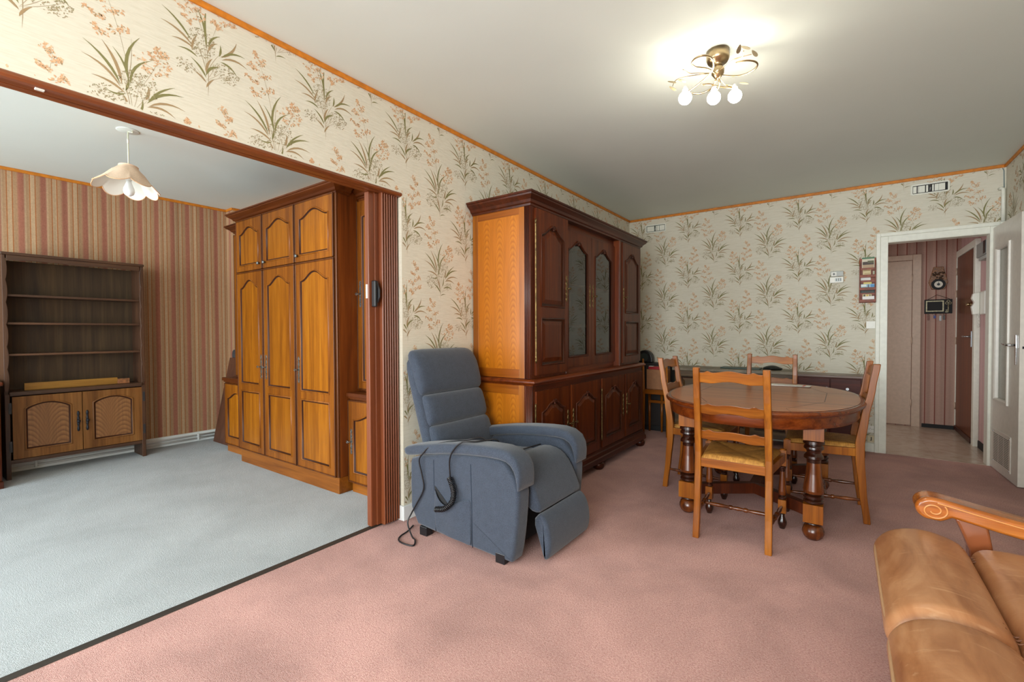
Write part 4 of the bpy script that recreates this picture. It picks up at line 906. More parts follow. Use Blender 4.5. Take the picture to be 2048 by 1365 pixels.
# upper side doors: a flat panel below, an arched panel above
for a, b, ku, sd in ((2.540, 2.968, .405, 1), (3.990, 4.436, .022, 1)):
    W_ = b - a; F = FC(a, .850, -1.634)
    d = panel_door('door', t, F, W_, 1.100, [(.055, W_ - .055, .06, .385, 0, 'flat'), (.055, W_ - .055, .455, 1.015, .075, 'hat')], *CH, th=.018)
    key_plate(d, F, ku, .60, .19, BRASSD, side=sd); carved(d, F, W_ / 2, 1.0)
    mb = MB(); v0, v1 = .08, 1.03; u = -.012
    mb.tube([F(u, v, .004) for v in (v0, v0 + .01, v0 + .012, v0 + .03, v0 + .032, v0 + .045, v0 + .05, v1 - .05, v1 - .045, v1 - .032, v1 - .03, v1 - .012, v1 - .01, v1)], [.002, .005, .007, .007, .004, .007, .0055, .0055, .007, .004, .007, .007, .005, .002], 10)
    if sd and a < 3: mb.build('barrel_hinge', BRASSD, d)
mb = MB(); mb.box(-1.700, -1.640, yc1 - .002, yc1 + .040, .828, 1.958); mb.build('pilaster', W_CHERRY, t, bevel=.004)
mb = MB(); mb.box(-1.700, -1.648, yc0 - .022, yc0 + .002, .828, 1.958); mb.build('pilaster', W_CHERRY, t, bevel=.004)
for i, (a, b) in enumerate(((2.992, 3.452), (3.456, 3.926))):
    W_ = b - a; F = FC(a, .870, -1.684)
    d = panel_door('glass_door', t, F, W_, 1.035, [(.062, W_ - .062, .07, .965, .07, 'hat')], *CH, th=.016, glass=GLASS)
    key_plate(d, F, W_ - .025 if i == 0 else .03, .56, .19, BRASSD, side=1, key=i); carved(d, F, W_ / 2, .955)
for i, (a, b) in enumerate(((2.520, 2.966), (3.004, 3.482), (3.530, 4.000), (4.040, 4.470))):
    W_ = b - a; F = FC(a, .172, -1.622)
    d = panel_door('door', t, F, W_, .575, [(.062, W_ - .062, .07, .50, .07, 'hat')], *CH, th=.014)
    key_plate(d, F, W_ - .022 if i in (0, 2) else .024, .30, .20, BRASSD, side=1, key=i in (0, 1, 3)); carved(d, F, W_ / 2, .485)
    if i in (0, 2):
        mb = MB(); u = -.014; v0, v1 = .06, .50
        mb.tube([F(u, v, .002) for v in (v0, v0 + .01, v0 + .012, v0 + .03, v0 + .032, v0 + .045, v0 + .05, v1 - .05, v1 - .045, v1 - .032, v1 - .03, v1 - .012, v1 - .01, v1)], [.002, .005, .006, .006, .004, .006, .005, .005, .006, .004, .006, .006, .005, .002], 10); mb.build('barrel_hinge', BRASSD, d)
for i, (y, lb) in enumerate(((3.38, 'small white cup seen through the left glass door of the display cabinet'), (3.53, 'small white cup seen through the right glass door of the display cabinet'))):
    mb = MB(); mb.lathe([(.0, .001), (.018, .0), (.020, .006), (.030, .05), (.032, .058), (.029, .057), (.018, .01), (.0, .008)], (-1.76, y, .869), 18); single(mb, 'cup', PORC, (-1.76, y, .869), lb, 'cup', 'cups in the display cabinet')

# ================================================================== cushions and upholstery
def bolster(mb, prof, a0, a1, r, axis='y', crown=0, n=5, mat=0, mid=8):
    """runs a closed profile along an axis with rounded ends"""
    cx = sum(p[0] for p in prof) / len(prof); cz = sum(p[1] for p in prof) / len(prof)
    st = []
    for k in range(n + 1):
        th = k / n * PI / 2; st.append((a0 + r * (1 - math.sin(th)) * 1.0, r * (1 - math.cos(th)))) if False else None
    st = [(a0 + r * (1 - math.cos(k / n * PI / 2)), r * (1 - math.sin(k / n * PI / 2))) for k in range(n + 1)]
    st += [(a0 + r + (a1 - a0 - 2 * r) * k / mid, 0) for k in range(1, mid)]
    st += [(a1 - r * (1 - math.cos(k / n * PI / 2)), r * (1 - math.sin(k / n * PI / 2))) for k in range(n, -1, -1)]
    rows = []
    for y, ins in st:
        p = inset(prof, ins * .8) if ins > 1e-6 else prof
        s = (y - a0) / (a1 - a0); cr = crown * math.sin(PI * s)
        rows.append([(u, y, v + cr * max(0, (v - cz)) / .05 if crown else v) if axis == 'y' else (y, u, v + (cr * max(0, v - cz) / .05)) for u, v in p])
    return mb.rings(rows, mat, True, True, True)
def smoothpoly(pts, it=2):
    for _ in range(it):
        q = []
        for i in range(len(pts)):
            a, b = pts[i], pts[(i + 1) % len(pts)]; q += [(a[0] * .75 + b[0] * .25, a[1] * .75 + b[1] * .25), (a[0] * .25 + b[0] * .75, a[1] * .25 + b[1] * .75)]
        pts = q
    return pts
def ccw(p): return p if sum(p[i - 1][0] * p[i][1] - p[i][0] * p[i - 1][1] for i in range(len(p))) > 0 else p[::-1]

# ================================================================== blue grey lift recliner
t = thing('recliner', 'blue grey fabric lift recliner armchair with its footrest half raised', 'armchair', (-1.65, 2.12, 0))
side = ccw([(-2.00, .055), (-1.79, .040), (-1.30, .016), (-1.284, .03), (-1.262, .16), (-1.246, .34), (-1.252, .40), (-1.30, .47), (-1.36, .52), (-1.70, .49), (-1.99, .43), (-2.008, .40)])
for a, b in ((1.778, 1.880), (2.352, 2.452)):
    mb = MB(); bolster(mb, smoothpoly(side, 1), a, b, .022); ar = mb.build('arm', FAB, t)
    s0, s1 = (1.760, 1.896) if a < 2 else (2.334, 2.466)
    path = [(-2.035, .455, .030), (-2.03, .458, .046), (-2.015, .462, .056), (-1.95, .476, .060), (-1.85, .494, .060), (-1.72, .516, .060), (-1.58, .532, .060), (-1.45, .541, .060), (-1.36, .542, .060), (-1.31, .534, .059), (-1.272, .512, .056), (-1.252, .480, .046), (-1.244, .445, .034), (-1.241, .41, .022), (-1.240, .385, .010)]
    rows = []
    for k, (x, z, th) in enumerate(path):
        p, q = path[max(k - 1, 0)], path[min(k + 1, len(path) - 1)]; l = math.hypot(q[0] - p[0], q[1] - p[1]); nx, nz = -(q[1] - p[1]) / l, (q[0] - p[0]) / l
        w2, t2, row = (s1 - s0) / 2 * (1 if k > 1 else (.86, .96)[k]), th / 2, []
        for i in range(28):
            an = 2 * PI * i / 28; cu, cv = math.cos(an), math.sin(an); u = math.copysign(abs(cu) ** .38, cu) * w2; v = math.copysign(abs(cv) ** .62, cv) * t2
            row.append((x + nx * v, (s0 + s1) / 2 + u, z + nz * v))
        rows.append(row)
    mb = MB(); mb.rings(rows, 0, True); mb.build('arm_pad', FAB, ar)
    yy = a - .0008 if a < 2 else b + .0008
    if a < 2:
        for L in ([(-1.814, .44), (-1.812, .30), (-1.800, .05)], [(-1.547, .46), (-1.541, .25), (-1.538, .03)]): mb = MB(); mb.tube([(x, yy + .0012, z) for x, z in L], .0022, 6); mb.build('seam', FABSEAM, ar)
        # side pocket: sagging slit
        mb = MB(); top = [(-1.806, .300), (-1.775, .240), (-1.725, .208), (-1.675, .222), (-1.61, .262), (-1.545, .282)]; bot = [(-1.798, .055), (-1.76, .05), (-1.70, .046), (-1.64, .042), (-1.59, .038), (-1.541, .034)]
        rows = []
        for k in range(7):
            s = k / 6; rows.append([(p[0] * (1 - s) + q[0] * s, yy - .003 - .013 * math.sin(PI * min(1, i / 5)) * (1 - s) ** 1.0 - .004 * math.sin(i * 2.1 + s * 3), p[1] * (1 - s) + q[1] * s) for i, (p, q) in enumerate(zip(top, bot))])
        mb.rings(rows, 0, True, False, False); o = mb.build('side_pocket', FAB, ar); md = o.modifiers.new('thick', 'SOLIDIFY'); md.thickness = .006; md.offset = 0; md = o.modifiers.new('smooth', 'SUBSURF'); md.levels = md.render_levels = 2
        mb = MB(); mb.add([(-1.806, yy - .0015, .302), (-1.80, yy - .0015, .24), (-1.73, yy - .0015, .20), (-1.70, yy - .0015, .215)], [(0, 1, 2, 3)]); mb.build('pocket_slit', BLACKM, ar)
def xf_(z): return -1.868 - (z - .45) * .315
def sweep_pad(path, y0, y1, eu=.42, ev=.6, n=36):
    rows = []
    for k, (x, z, th, ws) in enumerate(path):
        p, q = path[max(k - 1, 0)], path[min(k + 1, len(path) - 1)]; l = math.hypot(q[0] - p[0], q[1] - p[1]); nx, nz = (q[1] - p[1]) / l, -(q[0] - p[0]) / l
        row = []
        for i in range(n):
            an = 2 * PI * i / n; cu, cv = math.cos(an), math.sin(an); u = math.copysign(abs(cu) ** eu, cu) * (y1 - y0) / 2 * ws; v = math.copysign(abs(cv) ** ev, cv) * th / 2
            row.append((x + nx * v, (y0 + y1) / 2 + u, z + nz * v))
        rows.append(row)
    return MB().rings(rows, 0, True)
P = []
for z, th, ws in ((.26, .02, .96), (.27, .06, .99), (.30, .085, 1), (.45, .095, 1), (.60, .10, 1), (.75, .10, 1), (.86, .10, 1), (.92, .098, .995), (.955, .09, .98), (.975, .07, .95), (.985, .03, .9)): P.append((xf_(z) - .028 - th / 2, z, th, ws))
sweep_pad(P, 1.852, 2.416).build('back_shell', FAB, t)
for z0, z1 in ((.40, .588), (.588, .765)):
    P = []; h_ = z1 - z0
    for sft, th, ws in ((.0, .02, .93), (.02, .05, .965), (.07, .085, .985), (.18, .108, 1), (.5, .118, 1), (.82, .108, 1), (.93, .085, .985), (.98, .05, .965), (1, .02, .93)): z = z0 + h_ * sft; P.append((xf_(z) + .018 - .118 / 2, z, th, ws))
    sweep_pad(P, 1.872, 2.396).build('back_cushion', FAB, t)
P = []
for z, th, ws in ((.766, .02, .93), (.772, .055, .965), (.785, .09, .985), (.82, .116, 1), (.88, .122, 1.005), (.93, .120, 1.01), (.965, .112, 1.0), (.99, .098, .985), (1.008, .078, .96), (1.019, .05, .92), (1.024, .02, .87)): P.append((xf_(z) + .020 - .122 / 2 - .030 * max(0, (z - .92) / .10) ** 2, z, th, ws))
sweep_pad(P, 1.858, 2.410).build('back_cushion', FAB, t)
seat = ccw([(-1.93, .30), (-1.93, .43), (-1.80, .432), (-1.62, .43), (-1.54, .438), (-1.50, .425), (-1.50, .30)])
mb = MB(); bolster(mb, smoothpoly(seat, 1), 1.892, 2.340, .02); mb.build('seat', FAB, t)
knee = ccw([(-1.52, .36), (-1.53, .415), (-1.49, .452), (-1.42, .472), (-1.345, .462), (-1.29, .425), (-1.245, .355), (-1.215, .285), (-1.205, .252), (-1.222, .236), (-1.27, .24), (-1.33, .30), (-1.40, .35)])
mb = MB(); bolster(mb, smoothpoly(knee, 1), 1.902, 2.338, .022, n=6); mb.build('seat_front', FAB, t)
low = ccw([(-1.215, .240), (-1.190, .232), (-1.165, .20), (-1.148, .14), (-1.146, .08), (-1.158, .035), (-1.176, .014), (-1.190, .022), (-1.215, .10), (-1.25, .20)])
mb = MB(); bolster(mb, smoothpoly(low, 1), 1.898, 2.340, .022, n=5); mb.build('footrest', FAB, t)
mb = MB(); mb.box(-1.95, -1.34, 1.90, 2.33, .05, .30); mb.build('mechanism', BLACKM, t)
for x in (-1.90, -1.36):
    for y in (1.80, 2.40): mb = MB(); mb.box(x - .028, x + .028, y - .024, y + .024, 0, .05); mb.build('foot', BLACK, t, bevel=.003)
# its handset cable
t = thing('handset_cable', 'black handset cable with a coiled end draped over the side of the blue recliner', 'cable', (-1.7, 1.75, .55))
def catmull(P, n=8):
    P = [Vector(p) for p in P]; out = []
    for i in range(len(P) - 1):
        a, b, c, d = P[max(i - 1, 0)], P[i], P[i + 1], P[min(i + 2, len(P) - 1)]
        for k in range(n):
            s = k / n; out.append(.5 * ((2 * b) + (c - a) * s + (2 * a - 5 * b + 4 * c - d) * s * s + (3 * b - a - 3 * c + d) * s ** 3))
    return out + [P[-1]]
mb = MB(); mb.tube(catmull([(-1.545, 1.925, .46), (-1.55, 1.912, .54), (-1.57, 1.89, .571), (-1.62, 1.84, .566), (-1.733, 1.80, .545), (-1.83, 1.766, .512), (-1.872, 1.752, .47), (-1.90, 1.752, .427), (-1.888, 1.762, .343), (-1.884, 1.768, .267), (-1.944, 1.766, .167), (-1.981, 1.764, .11), (-1.991, 1.745, .06), (-1.93, 1.722, .008), (-1.887, 1.705, .0055), (-1.845, 1.655, .0055), (-1.90, 1.640, .0055), (-1.955, 1.650, .0055), (-1.989, 1.690, .0055), (-2.005, 1.754, .0055), (-2.04, 1.83, .0055)]), .0042, 8); mb.build('straight_lead', BLACK, t)
mb = MB(); mb.tube(catmull([(-1.455, 1.925, .48), (-1.46, 1.912, .55), (-1.47, 1.885, .577), (-1.50, 1.85, .576), (-1.53, 1.80, .574), (-1.585, 1.756, .572), (-1.64, 1.748, .523), (-1.668, 1.750, .465), (-1.676, 1.762, .372)]), .0042, 8); mb.build('handset_lead', BLACK, t)
cp = catmull([(-1.676, 1.756, .372), (-1.652, 1.752, .335), (-1.638, 1.748, .295), (-1.649, 1.742, .25), (-1.70, 1.738, .208), (-1.765, 1.742, .190)], 40)
co_ = []
for i, p in enumerate(cp):
    tn = (cp[min(i + 1, len(cp) - 1)] - cp[max(i - 1, 0)]).normalized(); a = tn.cross(Vector((0, 1, 0))).normalized(); b = tn.cross(a); ph = i * .95
    co_.append(p + (a * math.cos(ph) + b * math.sin(ph)) * .0125)
mb = MB(); mb.tube(co_, .0036, 6); mb.build('coil', BLACK, t)
mb = MB(); mb.tube(catmull([(-1.86, 2.0, .445), (-1.75, 2.02, .440), (-1.62, 2.10, .442), (-1.50, 2.16, .462), (-1.46, 2.20, .475), (-1.44, 2.28, .478)]), .0042, 8)
single(mb, 'cable', BLACK, (-1.7, 2.1, .445), 'thin black cable lying across the seat of the blue recliner', 'cable')

# ================================================================== oval dining table
t = thing('dining_table', 'oval wooden dining table with four heavy turned legs', 'table', (-.45, 3.47, 0))
tx, ty, ZT, AX, AY = -.448, 3.47, .722, .562, .800
def oval(ax, ay, n=72, e=2.25): return [(tx + math.copysign(abs(math.cos(a)) ** (2 / e), math.cos(a)) * ax, ty + math.copysign(abs(math.sin(a)) ** (2 / e), math.sin(a)) * ay) for a in [2 * PI * i / n for i in range(n)]]
def ovrings(mb, prof, mat=0, caps=True): return mb.rings([[(x, y, z) for x, y in oval(AX - o, AY - o)] for o, z in prof], mat, True, True, caps)
mb = MB(); ovrings(mb, [(.030, ZT - .03), (.030, ZT - .001), (.028, ZT)], 0, False)
r = [(x, y, ZT) for x, y in oval(AX - .028, AY - .028)]; mb.add(r, [tuple(range(len(r)))], 0)
def strip(p, q, wd=.0022):
    p, q = Vector((*p, ZT + .0003)), Vector((*q, ZT + .0003)); d = (q - p).normalized(); n = Vector((-d.y, d.x, 0)) * wd; mb.add([p - n, q - n, q + n, p + n], [(0, 1, 2, 3)], 1)
io = [(.36, -.24), (.36, .24), (.20, .62), (-.20, .62), (-.36, .24), (-.36, -.24), (-.20, -.62), (.20, -.62)]
io = [(tx + a, ty + b) for a, b in io]
for i in range(8): strip(io[i], io[(i + 1) % 8])
for k in range(-3, 4):
    yy = k * .16; hw = .36 if abs(yy) < .24 else .36 - (abs(yy) - .24) / .38 * .16; strip((tx - hw, ty + yy), (tx + hw, ty + yy), .0016)
for i, (a, b) in enumerate(io): strip((a, b), (tx + (a - tx) * 1.42 if abs(a - tx) > .3 else tx + (a - tx) * 1.15, ty + (b - ty) * (1.04 if abs(a - tx) > .3 else 1.17)), .0012)
mb.build('table_top', [W_TABLE, W_CHDARK], t)
mb = MB(); ovrings(mb, [(.030, ZT - .001), (.020, ZT - .003), (.010, ZT - .002), (.002, ZT - .009), (.000, ZT - .016), (.004, ZT - .024), (.014, ZT - .028), (.016, ZT - .033), (.022, ZT - .036), (.040, ZT - .036)], 0, False); mb.build('edge_moulding', W_TABLEE, t)
mb = MB(); ovrings(mb, [(.030, ZT - .035), (.029, ZT - .09), (.034, ZT - .096), (.05, ZT - .096), (.05, ZT - .035)], 0, False); mb.build('apron', W_TABLEE, t)
def sq(hw, z0, z1, c): return (c[0] - hw, c[0] + hw, c[1] - hw, c[1] + hw, z0, z1)
LEGP = [(.040, .545), (.050, .54), (.051, .525), (.040, .518), (.047, .508), (.048, .498), (.036, .488), (.033, .475), (.046, .458), (.047, .445), (.034, .438), (.033, .42), (.038, .36), (.046, .30), (.050, .27), (.047, .255), (.036, .248), (.048, .240), (.048, .228), (.038, .222), (.047, .214), (.047, .204), (.036, .196)]
def table_leg(x, y):
    mb = MB(); mb.box(*sq(.047, .545, .628, (x, y)))
    dark = {0, 1, 2, 3, 4, 5, 6, 7, 8, 9, 10, 15, 16, 17, 18, 19, 20, 21}
    mb.lathe(LEGP, (x, y, 0), 24, mats=[1 if i in dark else 2 for i in range(len(LEGP) - 1)])
    mb.box(*sq(.046, .098, .197, (x, y))); mb.lathe([(.036, .098), (.045, .092), (.043, .085), (.03, .08)], (x, y, 0), 20, 1)
    mb.lathe([(.028, .082), (.044, .072), (.052, .05), (.053, .036), (.044, .014), (.030, .0), (.0, .0)], (x, y, 0), 24, 2)
    return mb.build('leg', [W_CHAIR, W_TURND, W_TURN], t)
LG = [(-.79, 2.992), (-.128, 2.986), (-.79, 3.95), (-.128, 3.95)]
for x, y in LG: table_leg(x, y)
mb = MB()
for (x, y), cyy in zip(LG, (3.24, 3.24, 3.70, 3.70)):
    p, q = Vector((x, y, 0)), Vector((tx, cyy, 0)); d = (q - p).normalized(); n = Vector((-d.y, d.x, 0)) * .022
    mb.add([p - n + Vector((0, 0, .118)), q - n + Vector((0, 0, .118)), q + n + Vector((0, 0, .118)), p + n + Vector((0, 0, .118)), p - n + Vector((0, 0, .182)), q - n + Vector((0, 0, .182)), q + n + Vector((0, 0, .182)), p + n + Vector((0, 0, .182))], [(0, 3, 2, 1), (4, 5, 6, 7), (0, 1, 5, 4), (1, 2, 6, 5), (2, 3, 7, 6), (3, 0, 4, 7)])
mb.box(tx - .03, tx + .03, 3.22, 3.72, .117, .183); mb.build('stretcher', W_CHDARK, t)
mb = MB()
for k in range(4):
    xf = Matrix.Translation((-.36 + .012 * k, 4.06 - .004 * k, ZT + .0012 + .0012 * k)) @ Matrix.Rotation(.06 - .05 * k, 4, 'Z'); mb.box(-.15, .13, -.055, .055, 0, .0009, 0 if k < 3 else 0, xf)
xf = Matrix.Translation((-.33, 4.055, ZT + .006)) @ Matrix.Rotation(-.1, 4, 'Z'); mb.box(.085, .10, -.05, .05, 0, .0006, 1, xf)
single(mb, 'papers', [plain('paper_white', (222, 220, 212), .6), plain('paper_red', (204, 90, 64), .6)], (-.36, 4.06, ZT), 'small stack of white papers on the far side of the oval table', 'papers')

# ================================================================== ladder back chairs with rush seats
def make_chair():
    t = thing('dining_chair', '', 'chair', (0, 0, 0), 0, 'rush seated dining chairs around the oval table', local=True)
    PY = [(0, 0), (.022, .2), (.036, .38), (.036, .47), (.016, .62), (-.018, .80), (-.040, .943)]
    def py(z):
        for (a, z0), (b, z1) in zip(PY, PY[1:]):
            if z0 <= z <= z1: s = (z - z0) / (z1 - z0); s = s * s * (3 - 2 * s) * .5 + s * .5; return a + (b - a) * s
        return PY[-1][0]
    def px(z): return .176 - .008 * z / .943
    for sgn in (-1, 1):
        rows = []
        for i in range(29):
            z = .943 * i / 28; d = .017 + .006 * math.exp(-((z - .45) / .22) ** 2); wd = .0165; yy = py(z); x = sgn * px(z)
            rows.append([(x - wd, yy - d, z), (x + wd, yy - d, z), (x + wd, yy + d, z), (x - wd, yy + d, z)])
        mb = MB(); mb.rings(rows, 0, False); mb.build('rear_post', W_CHAIR, t, bevel=.004)
    def slat(z0, z1, big):
        n = 36; T_, B_ = [], []
        for i in range(n + 1):
            u = -1 + 2 * i / n
            top = z1 - .012 + .013 * math.exp(-(u / .36) ** 2) * big + .009 * math.exp(-((abs(u) - .70) / .09) ** 2)
            bot = z0 + .010 * math.exp(-(u / .42) ** 2) - .004 * math.exp(-((abs(u) - .6) / .2) ** 2)
            T_.append((u, top)); B_.append((u, bot))
        mb = MB(); rows = []
        for (u, a), (_, b) in zip(T_, B_):
            x = u * (px((z0 + z1) / 2) - .012); bow = -.014 * (1 - u * u)
            rows.append([(x, py(b) + bow - .006, b), (x, py(a) + bow - .006, a), (x, py(a) + bow + .006, a), (x, py(b) + bow + .006, b)])
        mb.rings(rows, 0, False); mb.build('back_slat', W_CHAIR_X, t, bevel=.002)
    slat(.862, .928, 1); slat(.690, .752, .6); slat(.548, .606, .6)
    # seat rails
    mb = MB(); mb.box(-.160, .160, .018, .044, .392, .440); mb.build('seat_rail', W_CHAIR_X, t, bevel=.003)
    mb = MB(); mb.box(-.190, .190, .392, .418, .392, .440); mb.build('seat_rail', W_CHAIR_X, t, bevel=.003)
    for s in (-1, 1):
        mb = MB(); a, b = Vector((s * .168, .03, 0)), Vector((s * .203, .405, 0)); n = Vector((.013, 0, 0))
        vs = [p + q + Vector((0, 0, z)) for z in (.392, .440) for p, q in ((a, -n), (b, -n), (b, n), (a, n))]
        mb.add(vs, [(0, 3, 2, 1), (4, 5, 6, 7), (0, 1, 5, 4), (1, 2, 6, 5), (2, 3, 7, 6), (3, 0, 4, 7)]); mb.build('seat_rail', W_CHAIR, t, bevel=.003)
    mb = MB(); rows = []; n = 32
    for j in range(n + 1):
        v = j / n; y = .022 + .392 * v; hw = .158 + .038 * v; row = []
        for i in range(n + 1):
            u = -1 + 2 * i / n; e = max(abs(u), abs(2 * v - 1)); dg = abs(abs(u) - abs(2 * v - 1)); z = .452 + .017 * (1 - e ** 8) - .018 * (1 - e) ** 1.1 - .006 * math.exp(-(dg / .07) ** 2) * e
            if e > .999: z = .440
            row.append((u * hw * (1 + .015 * (1 - e)), y, z))
        rows.append(row)
    mb.rings(rows, 0, True, False, False); o = mb.build('rush_seat', RUSH, t)
    for s in (-1, 1):
        x, y = s * .198, .405
        mb = MB(); mb.box(x - .019, x + .019, y - .019, y + .019, .365, .455); mb.lathe([(.016, .455), (.012, .460), (.0003, .462)], (x, y, 0), 12)
        pr = [(.015, .367), (.020, .360), (.020, .352), (.014, .346), (.013, .33), (.017, .27), (.021, .215), (.019, .195), (.014, .188), (.020, .182), (.020, .172), (.014, .166)]
        mb.lathe(pr, (x, y, 0), 16, mats=[2, 2, 2, 2, 1, 1, 1, 2, 2, 2, 2]); mb.box(x - .020, x + .020, y - .020, y + .020, .092, .168)
        mb.lathe([(.013, .094), (.012, .072), (.016, .062), (.023, .042), (.023, .026), (.014, .0), (.0, .0)], (x, y, 0), 16, 2); mb.build('front_leg', [W_CHAIR, W_TURN, W_TURND], t)
        TU = [(0, .007), (.06, .008), (.22, .0115), (.36, .008), (.38, .0125), (.41, .0125), (.43, .008), (.5, .0115), (.57, .008), (.59, .0125), (.62, .0125), (.64, .008), (.78, .0115), (.94, .008), (1, .007)]
        mb = MB(); mb.turn((s * .176, .02, .135), (s * .196, .392, .128), TU, 10); mb.build('side_stretcher', W_TURN, t)
    mb = MB(); mb.turn((-.185, .205, .130), (.185, .205, .130), TU, 10); mb.build('cross_stretcher', W_TURN, t)
    return t
ch = make_chair()
spots = [(-.478, 2.640, .0, 'rush seated dining chair in front of the table, its back to the viewer'), (-1.052, 3.56, -1.59, 'rush seated dining chair between the table and the display cabinet'),
         (.108, 3.575, 1.63, 'rush seated dining chair at the doorway end of the table, seen from the side'), (-.492, 4.40, PI, 'rush seated dining chair on the far side of the table before the low sideboards')]
for i, (x, y, a, lb) in enumerate(spots):
    c = ch if i == 0 else copy_tree(ch)
    c.location = (x, y, 0); c.rotation_euler = (0, 0, a); c['label'] = lb

# ================================================================== along the back wall
t = thing('sideboard', 'low mahogany sideboard against the floral wall beside the hall doorway', 'sideboard', (-.1, 5.3, 0))
mb = MB(); mb.box(-.36, .158, 5.165, YB - .022, .06, .705); mb.build('carcass', W_MAHOG, t, bevel=.002)
mb = MB(); mb.box(-.37, .166, 5.155, YB - .016, .706, .728); mb.build('top', W_MAHTOP, t, bevel=.003)
for a, b, kx in ((-.352, -.103, -.125), (-.097, .128, .03)):
    mb = MB(); mb.box(a, b, 5.150, 5.164, .40, .698); d = mb.build('drawer_front', W_MAHOG, t, bevel=.003)
    mb = MB(); mb.tube([(kx, 5.150, .61), (kx, 5.135, .61), (kx, 5.128, .61)], [.006, .006, .012], 12); mb.build('knob', STEEL, d)
    mb = MB(); mb.box(a, b, 5.150, 5.164, .085, .392); d = mb.build('door', W_MAHOG, t, bevel=.003)
    mb = MB(); mb.tube([(kx, 5.150, .32), (kx, 5.135, .32), (kx, 5.128, .32)], [.006, .006, .012], 12); mb.build('knob', STEEL, d)
for x in (-.33, .146):
    for y in (5.18, 5.41): mb = MB(); mb.box(x - .018, x + .018, y - .018, y + .018, 0, .06); mb.build('foot', W_MAHOG, t, bevel=.002)
t = thing('rustic_sideboard', 'dark rustic wood sideboard with grooved panels behind the dining table', 'sideboard', (-.95, 5.3, 0))
mb = MB(); mb.box(-1.50, -.395, 5.13, YB - .022, .08, .715); mb.build('carcass', W_RUST, t, bevel=.003)
mb = MB(); mb.box(-1.52, -.380, 5.095, YB - .016, .7165, .748); mb.build('top', plain('weathered_top', (122, 112, 94), .5, var=.12, vs=12), t, bevel=.005)
for k in range(3):
    a = -1.47 + k * .36; b = a + .335
    for z0, z1 in ((.44, .69), (.12, .42)):
        F = Face((a, 5.1165, z0), (1, 0, 0), (0, -1, 0)); W_ = b - a
        d = panel_door('drawer_front' if z0 > .4 else 'door', t, F, W_, z1 - z0, [(.03, W_ - .03, .03, (z1 - z0) - .03, 0, 'flat')], W_RUST, W_RUST, W_BOOKB, th=.012)
        mb = MB(); mb.sphere(F(W_ / 2, (z1 - z0) / 2, .016), .011, 10); mb.build('knob', BRASSD, d)
mb = MB(); rows = []
rnd = random.Random(8)
for k in range(9):
    s = k / 8; rr = .01 + .032 * math.sin(PI * (.12 + .8 * s)) ; rows.append([(-.66 + .16 * s + rnd.uniform(-.004, .004), 5.28 + rr * 2.2 * math.cos(a), .748 + max(0, .5 * rr + rr * .55 * math.sin(a))) for a in [2 * PI * i / 14 for i in range(14)]])
mb.rings(rows, 0, True); single(mb, 'bag', plain('black_cloth', (22, 26, 24), .6), (-.58, 5.28, .748), 'crumpled black bag on the right end of the rustic sideboard', 'bag')
mb = MB(); mb.box(-1.05, -.68, 5.19, 5.36, .7485, .762)
single(mb, 'reflection', plain('dark_green_reflection', (34, 58, 48), .4), (-.86, 5.27, .748), 'flat dark green folder on the rustic sideboard beside the black bag', 'reflection', bevel=.003)  # thin solid slab in place of a dark green reflection on the top
# chair with a box in the corner
t = thing('corner_chair', 'plain wooden chair with tapered legs in the corner behind the display cabinet', 'chair', (-1.66, 5.1, 0))
for x in (-1.785, -1.53): mb = MB(); mb.tube([(x, 4.955, 0), (x, 4.955, .45), (x, 4.93, .84)], [.011, .015, .011], 8); mb.build('rear_post', W_CHAIR, t)
for x in (-1.80, -1.66, ): mb = MB(); mb.tube([(x, 5.185, 0), (x, 5.185, .44)], [.011, .018], 8); mb.build('front_leg', W_CHAIR, t)
mb = MB(); mb.box(-1.81, -1.52, 4.94, 5.21, .455, .505); mb.build('seat', W_CHAIR_X, t, bevel=.004)
mb = MB(); mb.box(-1.80, -1.53, 5.15, 5.20, .33, .36); mb.build('leg_rail', W_CHAIR_X, t, bevel=.003)
mb = MB(); mb.box(-1.765, -1.565, 4.985, 5.185, .5055, .722); single(mb, 'cardboard_box', plain('cardboard', (146, 100, 66), .7, var=.05), (-1.66, 5.08, .505), 'brown cardboard box standing on the corner chair', 'box', bevel=.003)
mb = MB(); mb.box(-1.75, -1.60, 5.0, 5.12, .7225, .752); mb.box(-1.745, -1.70, 5.0, 5.05, .752, .758, 1)
single(mb, 'game_box', [plain('red_pack', (150, 30, 36), .4), plain('pack_white', (216, 206, 200), .4)], (-1.67, 5.06, .722), 'red packet lying on top of the cardboard box in the corner', 'packet', bevel=.002)
t = thing('corner_stand', 'dark small cupboard standing in the far corner behind the boxed chair', 'cupboard', (-1.83, 5.33, 0))
mb = MB(); mb.box(-2.08, -1.58, 5.22, YB - .02, .06, .775); mb.build('carcass', plain('black_brown', (30, 24, 22), .5), t, bevel=.004)
mb = MB(); mb.box(-2.06, -1.60, 5.23, YB - .03, 0, .06); mb.build('plinth', BLACKM, t)
mb = MB(); mb.box(-2.05, -1.84, 5.212, 5.22, .1, .74); mb.build('door', plain('black_brown_door', (36, 28, 25), .45), t, bevel=.002)
mb = MB(); mb.box(-1.82, -1.60, 5.212, 5.22, .1, .74); mb.build('door', plain('black_brown_door', (36, 28, 25), .45), t, bevel=.002)
t = thing('round_topped_housing', 'black round topped clock on the dark cupboard in the corner', 'housing', (-1.93, 5.3, .775))  # unidentified black rounded shape on the corner cupboard
mb = MB(); pts = [(-1.99, .7765), (-1.80, .7765)] + [(-1.895 + .095 * math.cos(a), .815 + .105 * math.sin(a)) for a in [i * PI / 14 for i in range(15)]]
mb.prism(pts, 'xz', 5.27, 5.36); mb.build('case', BLACK, t, bevel=.012, seg=3)
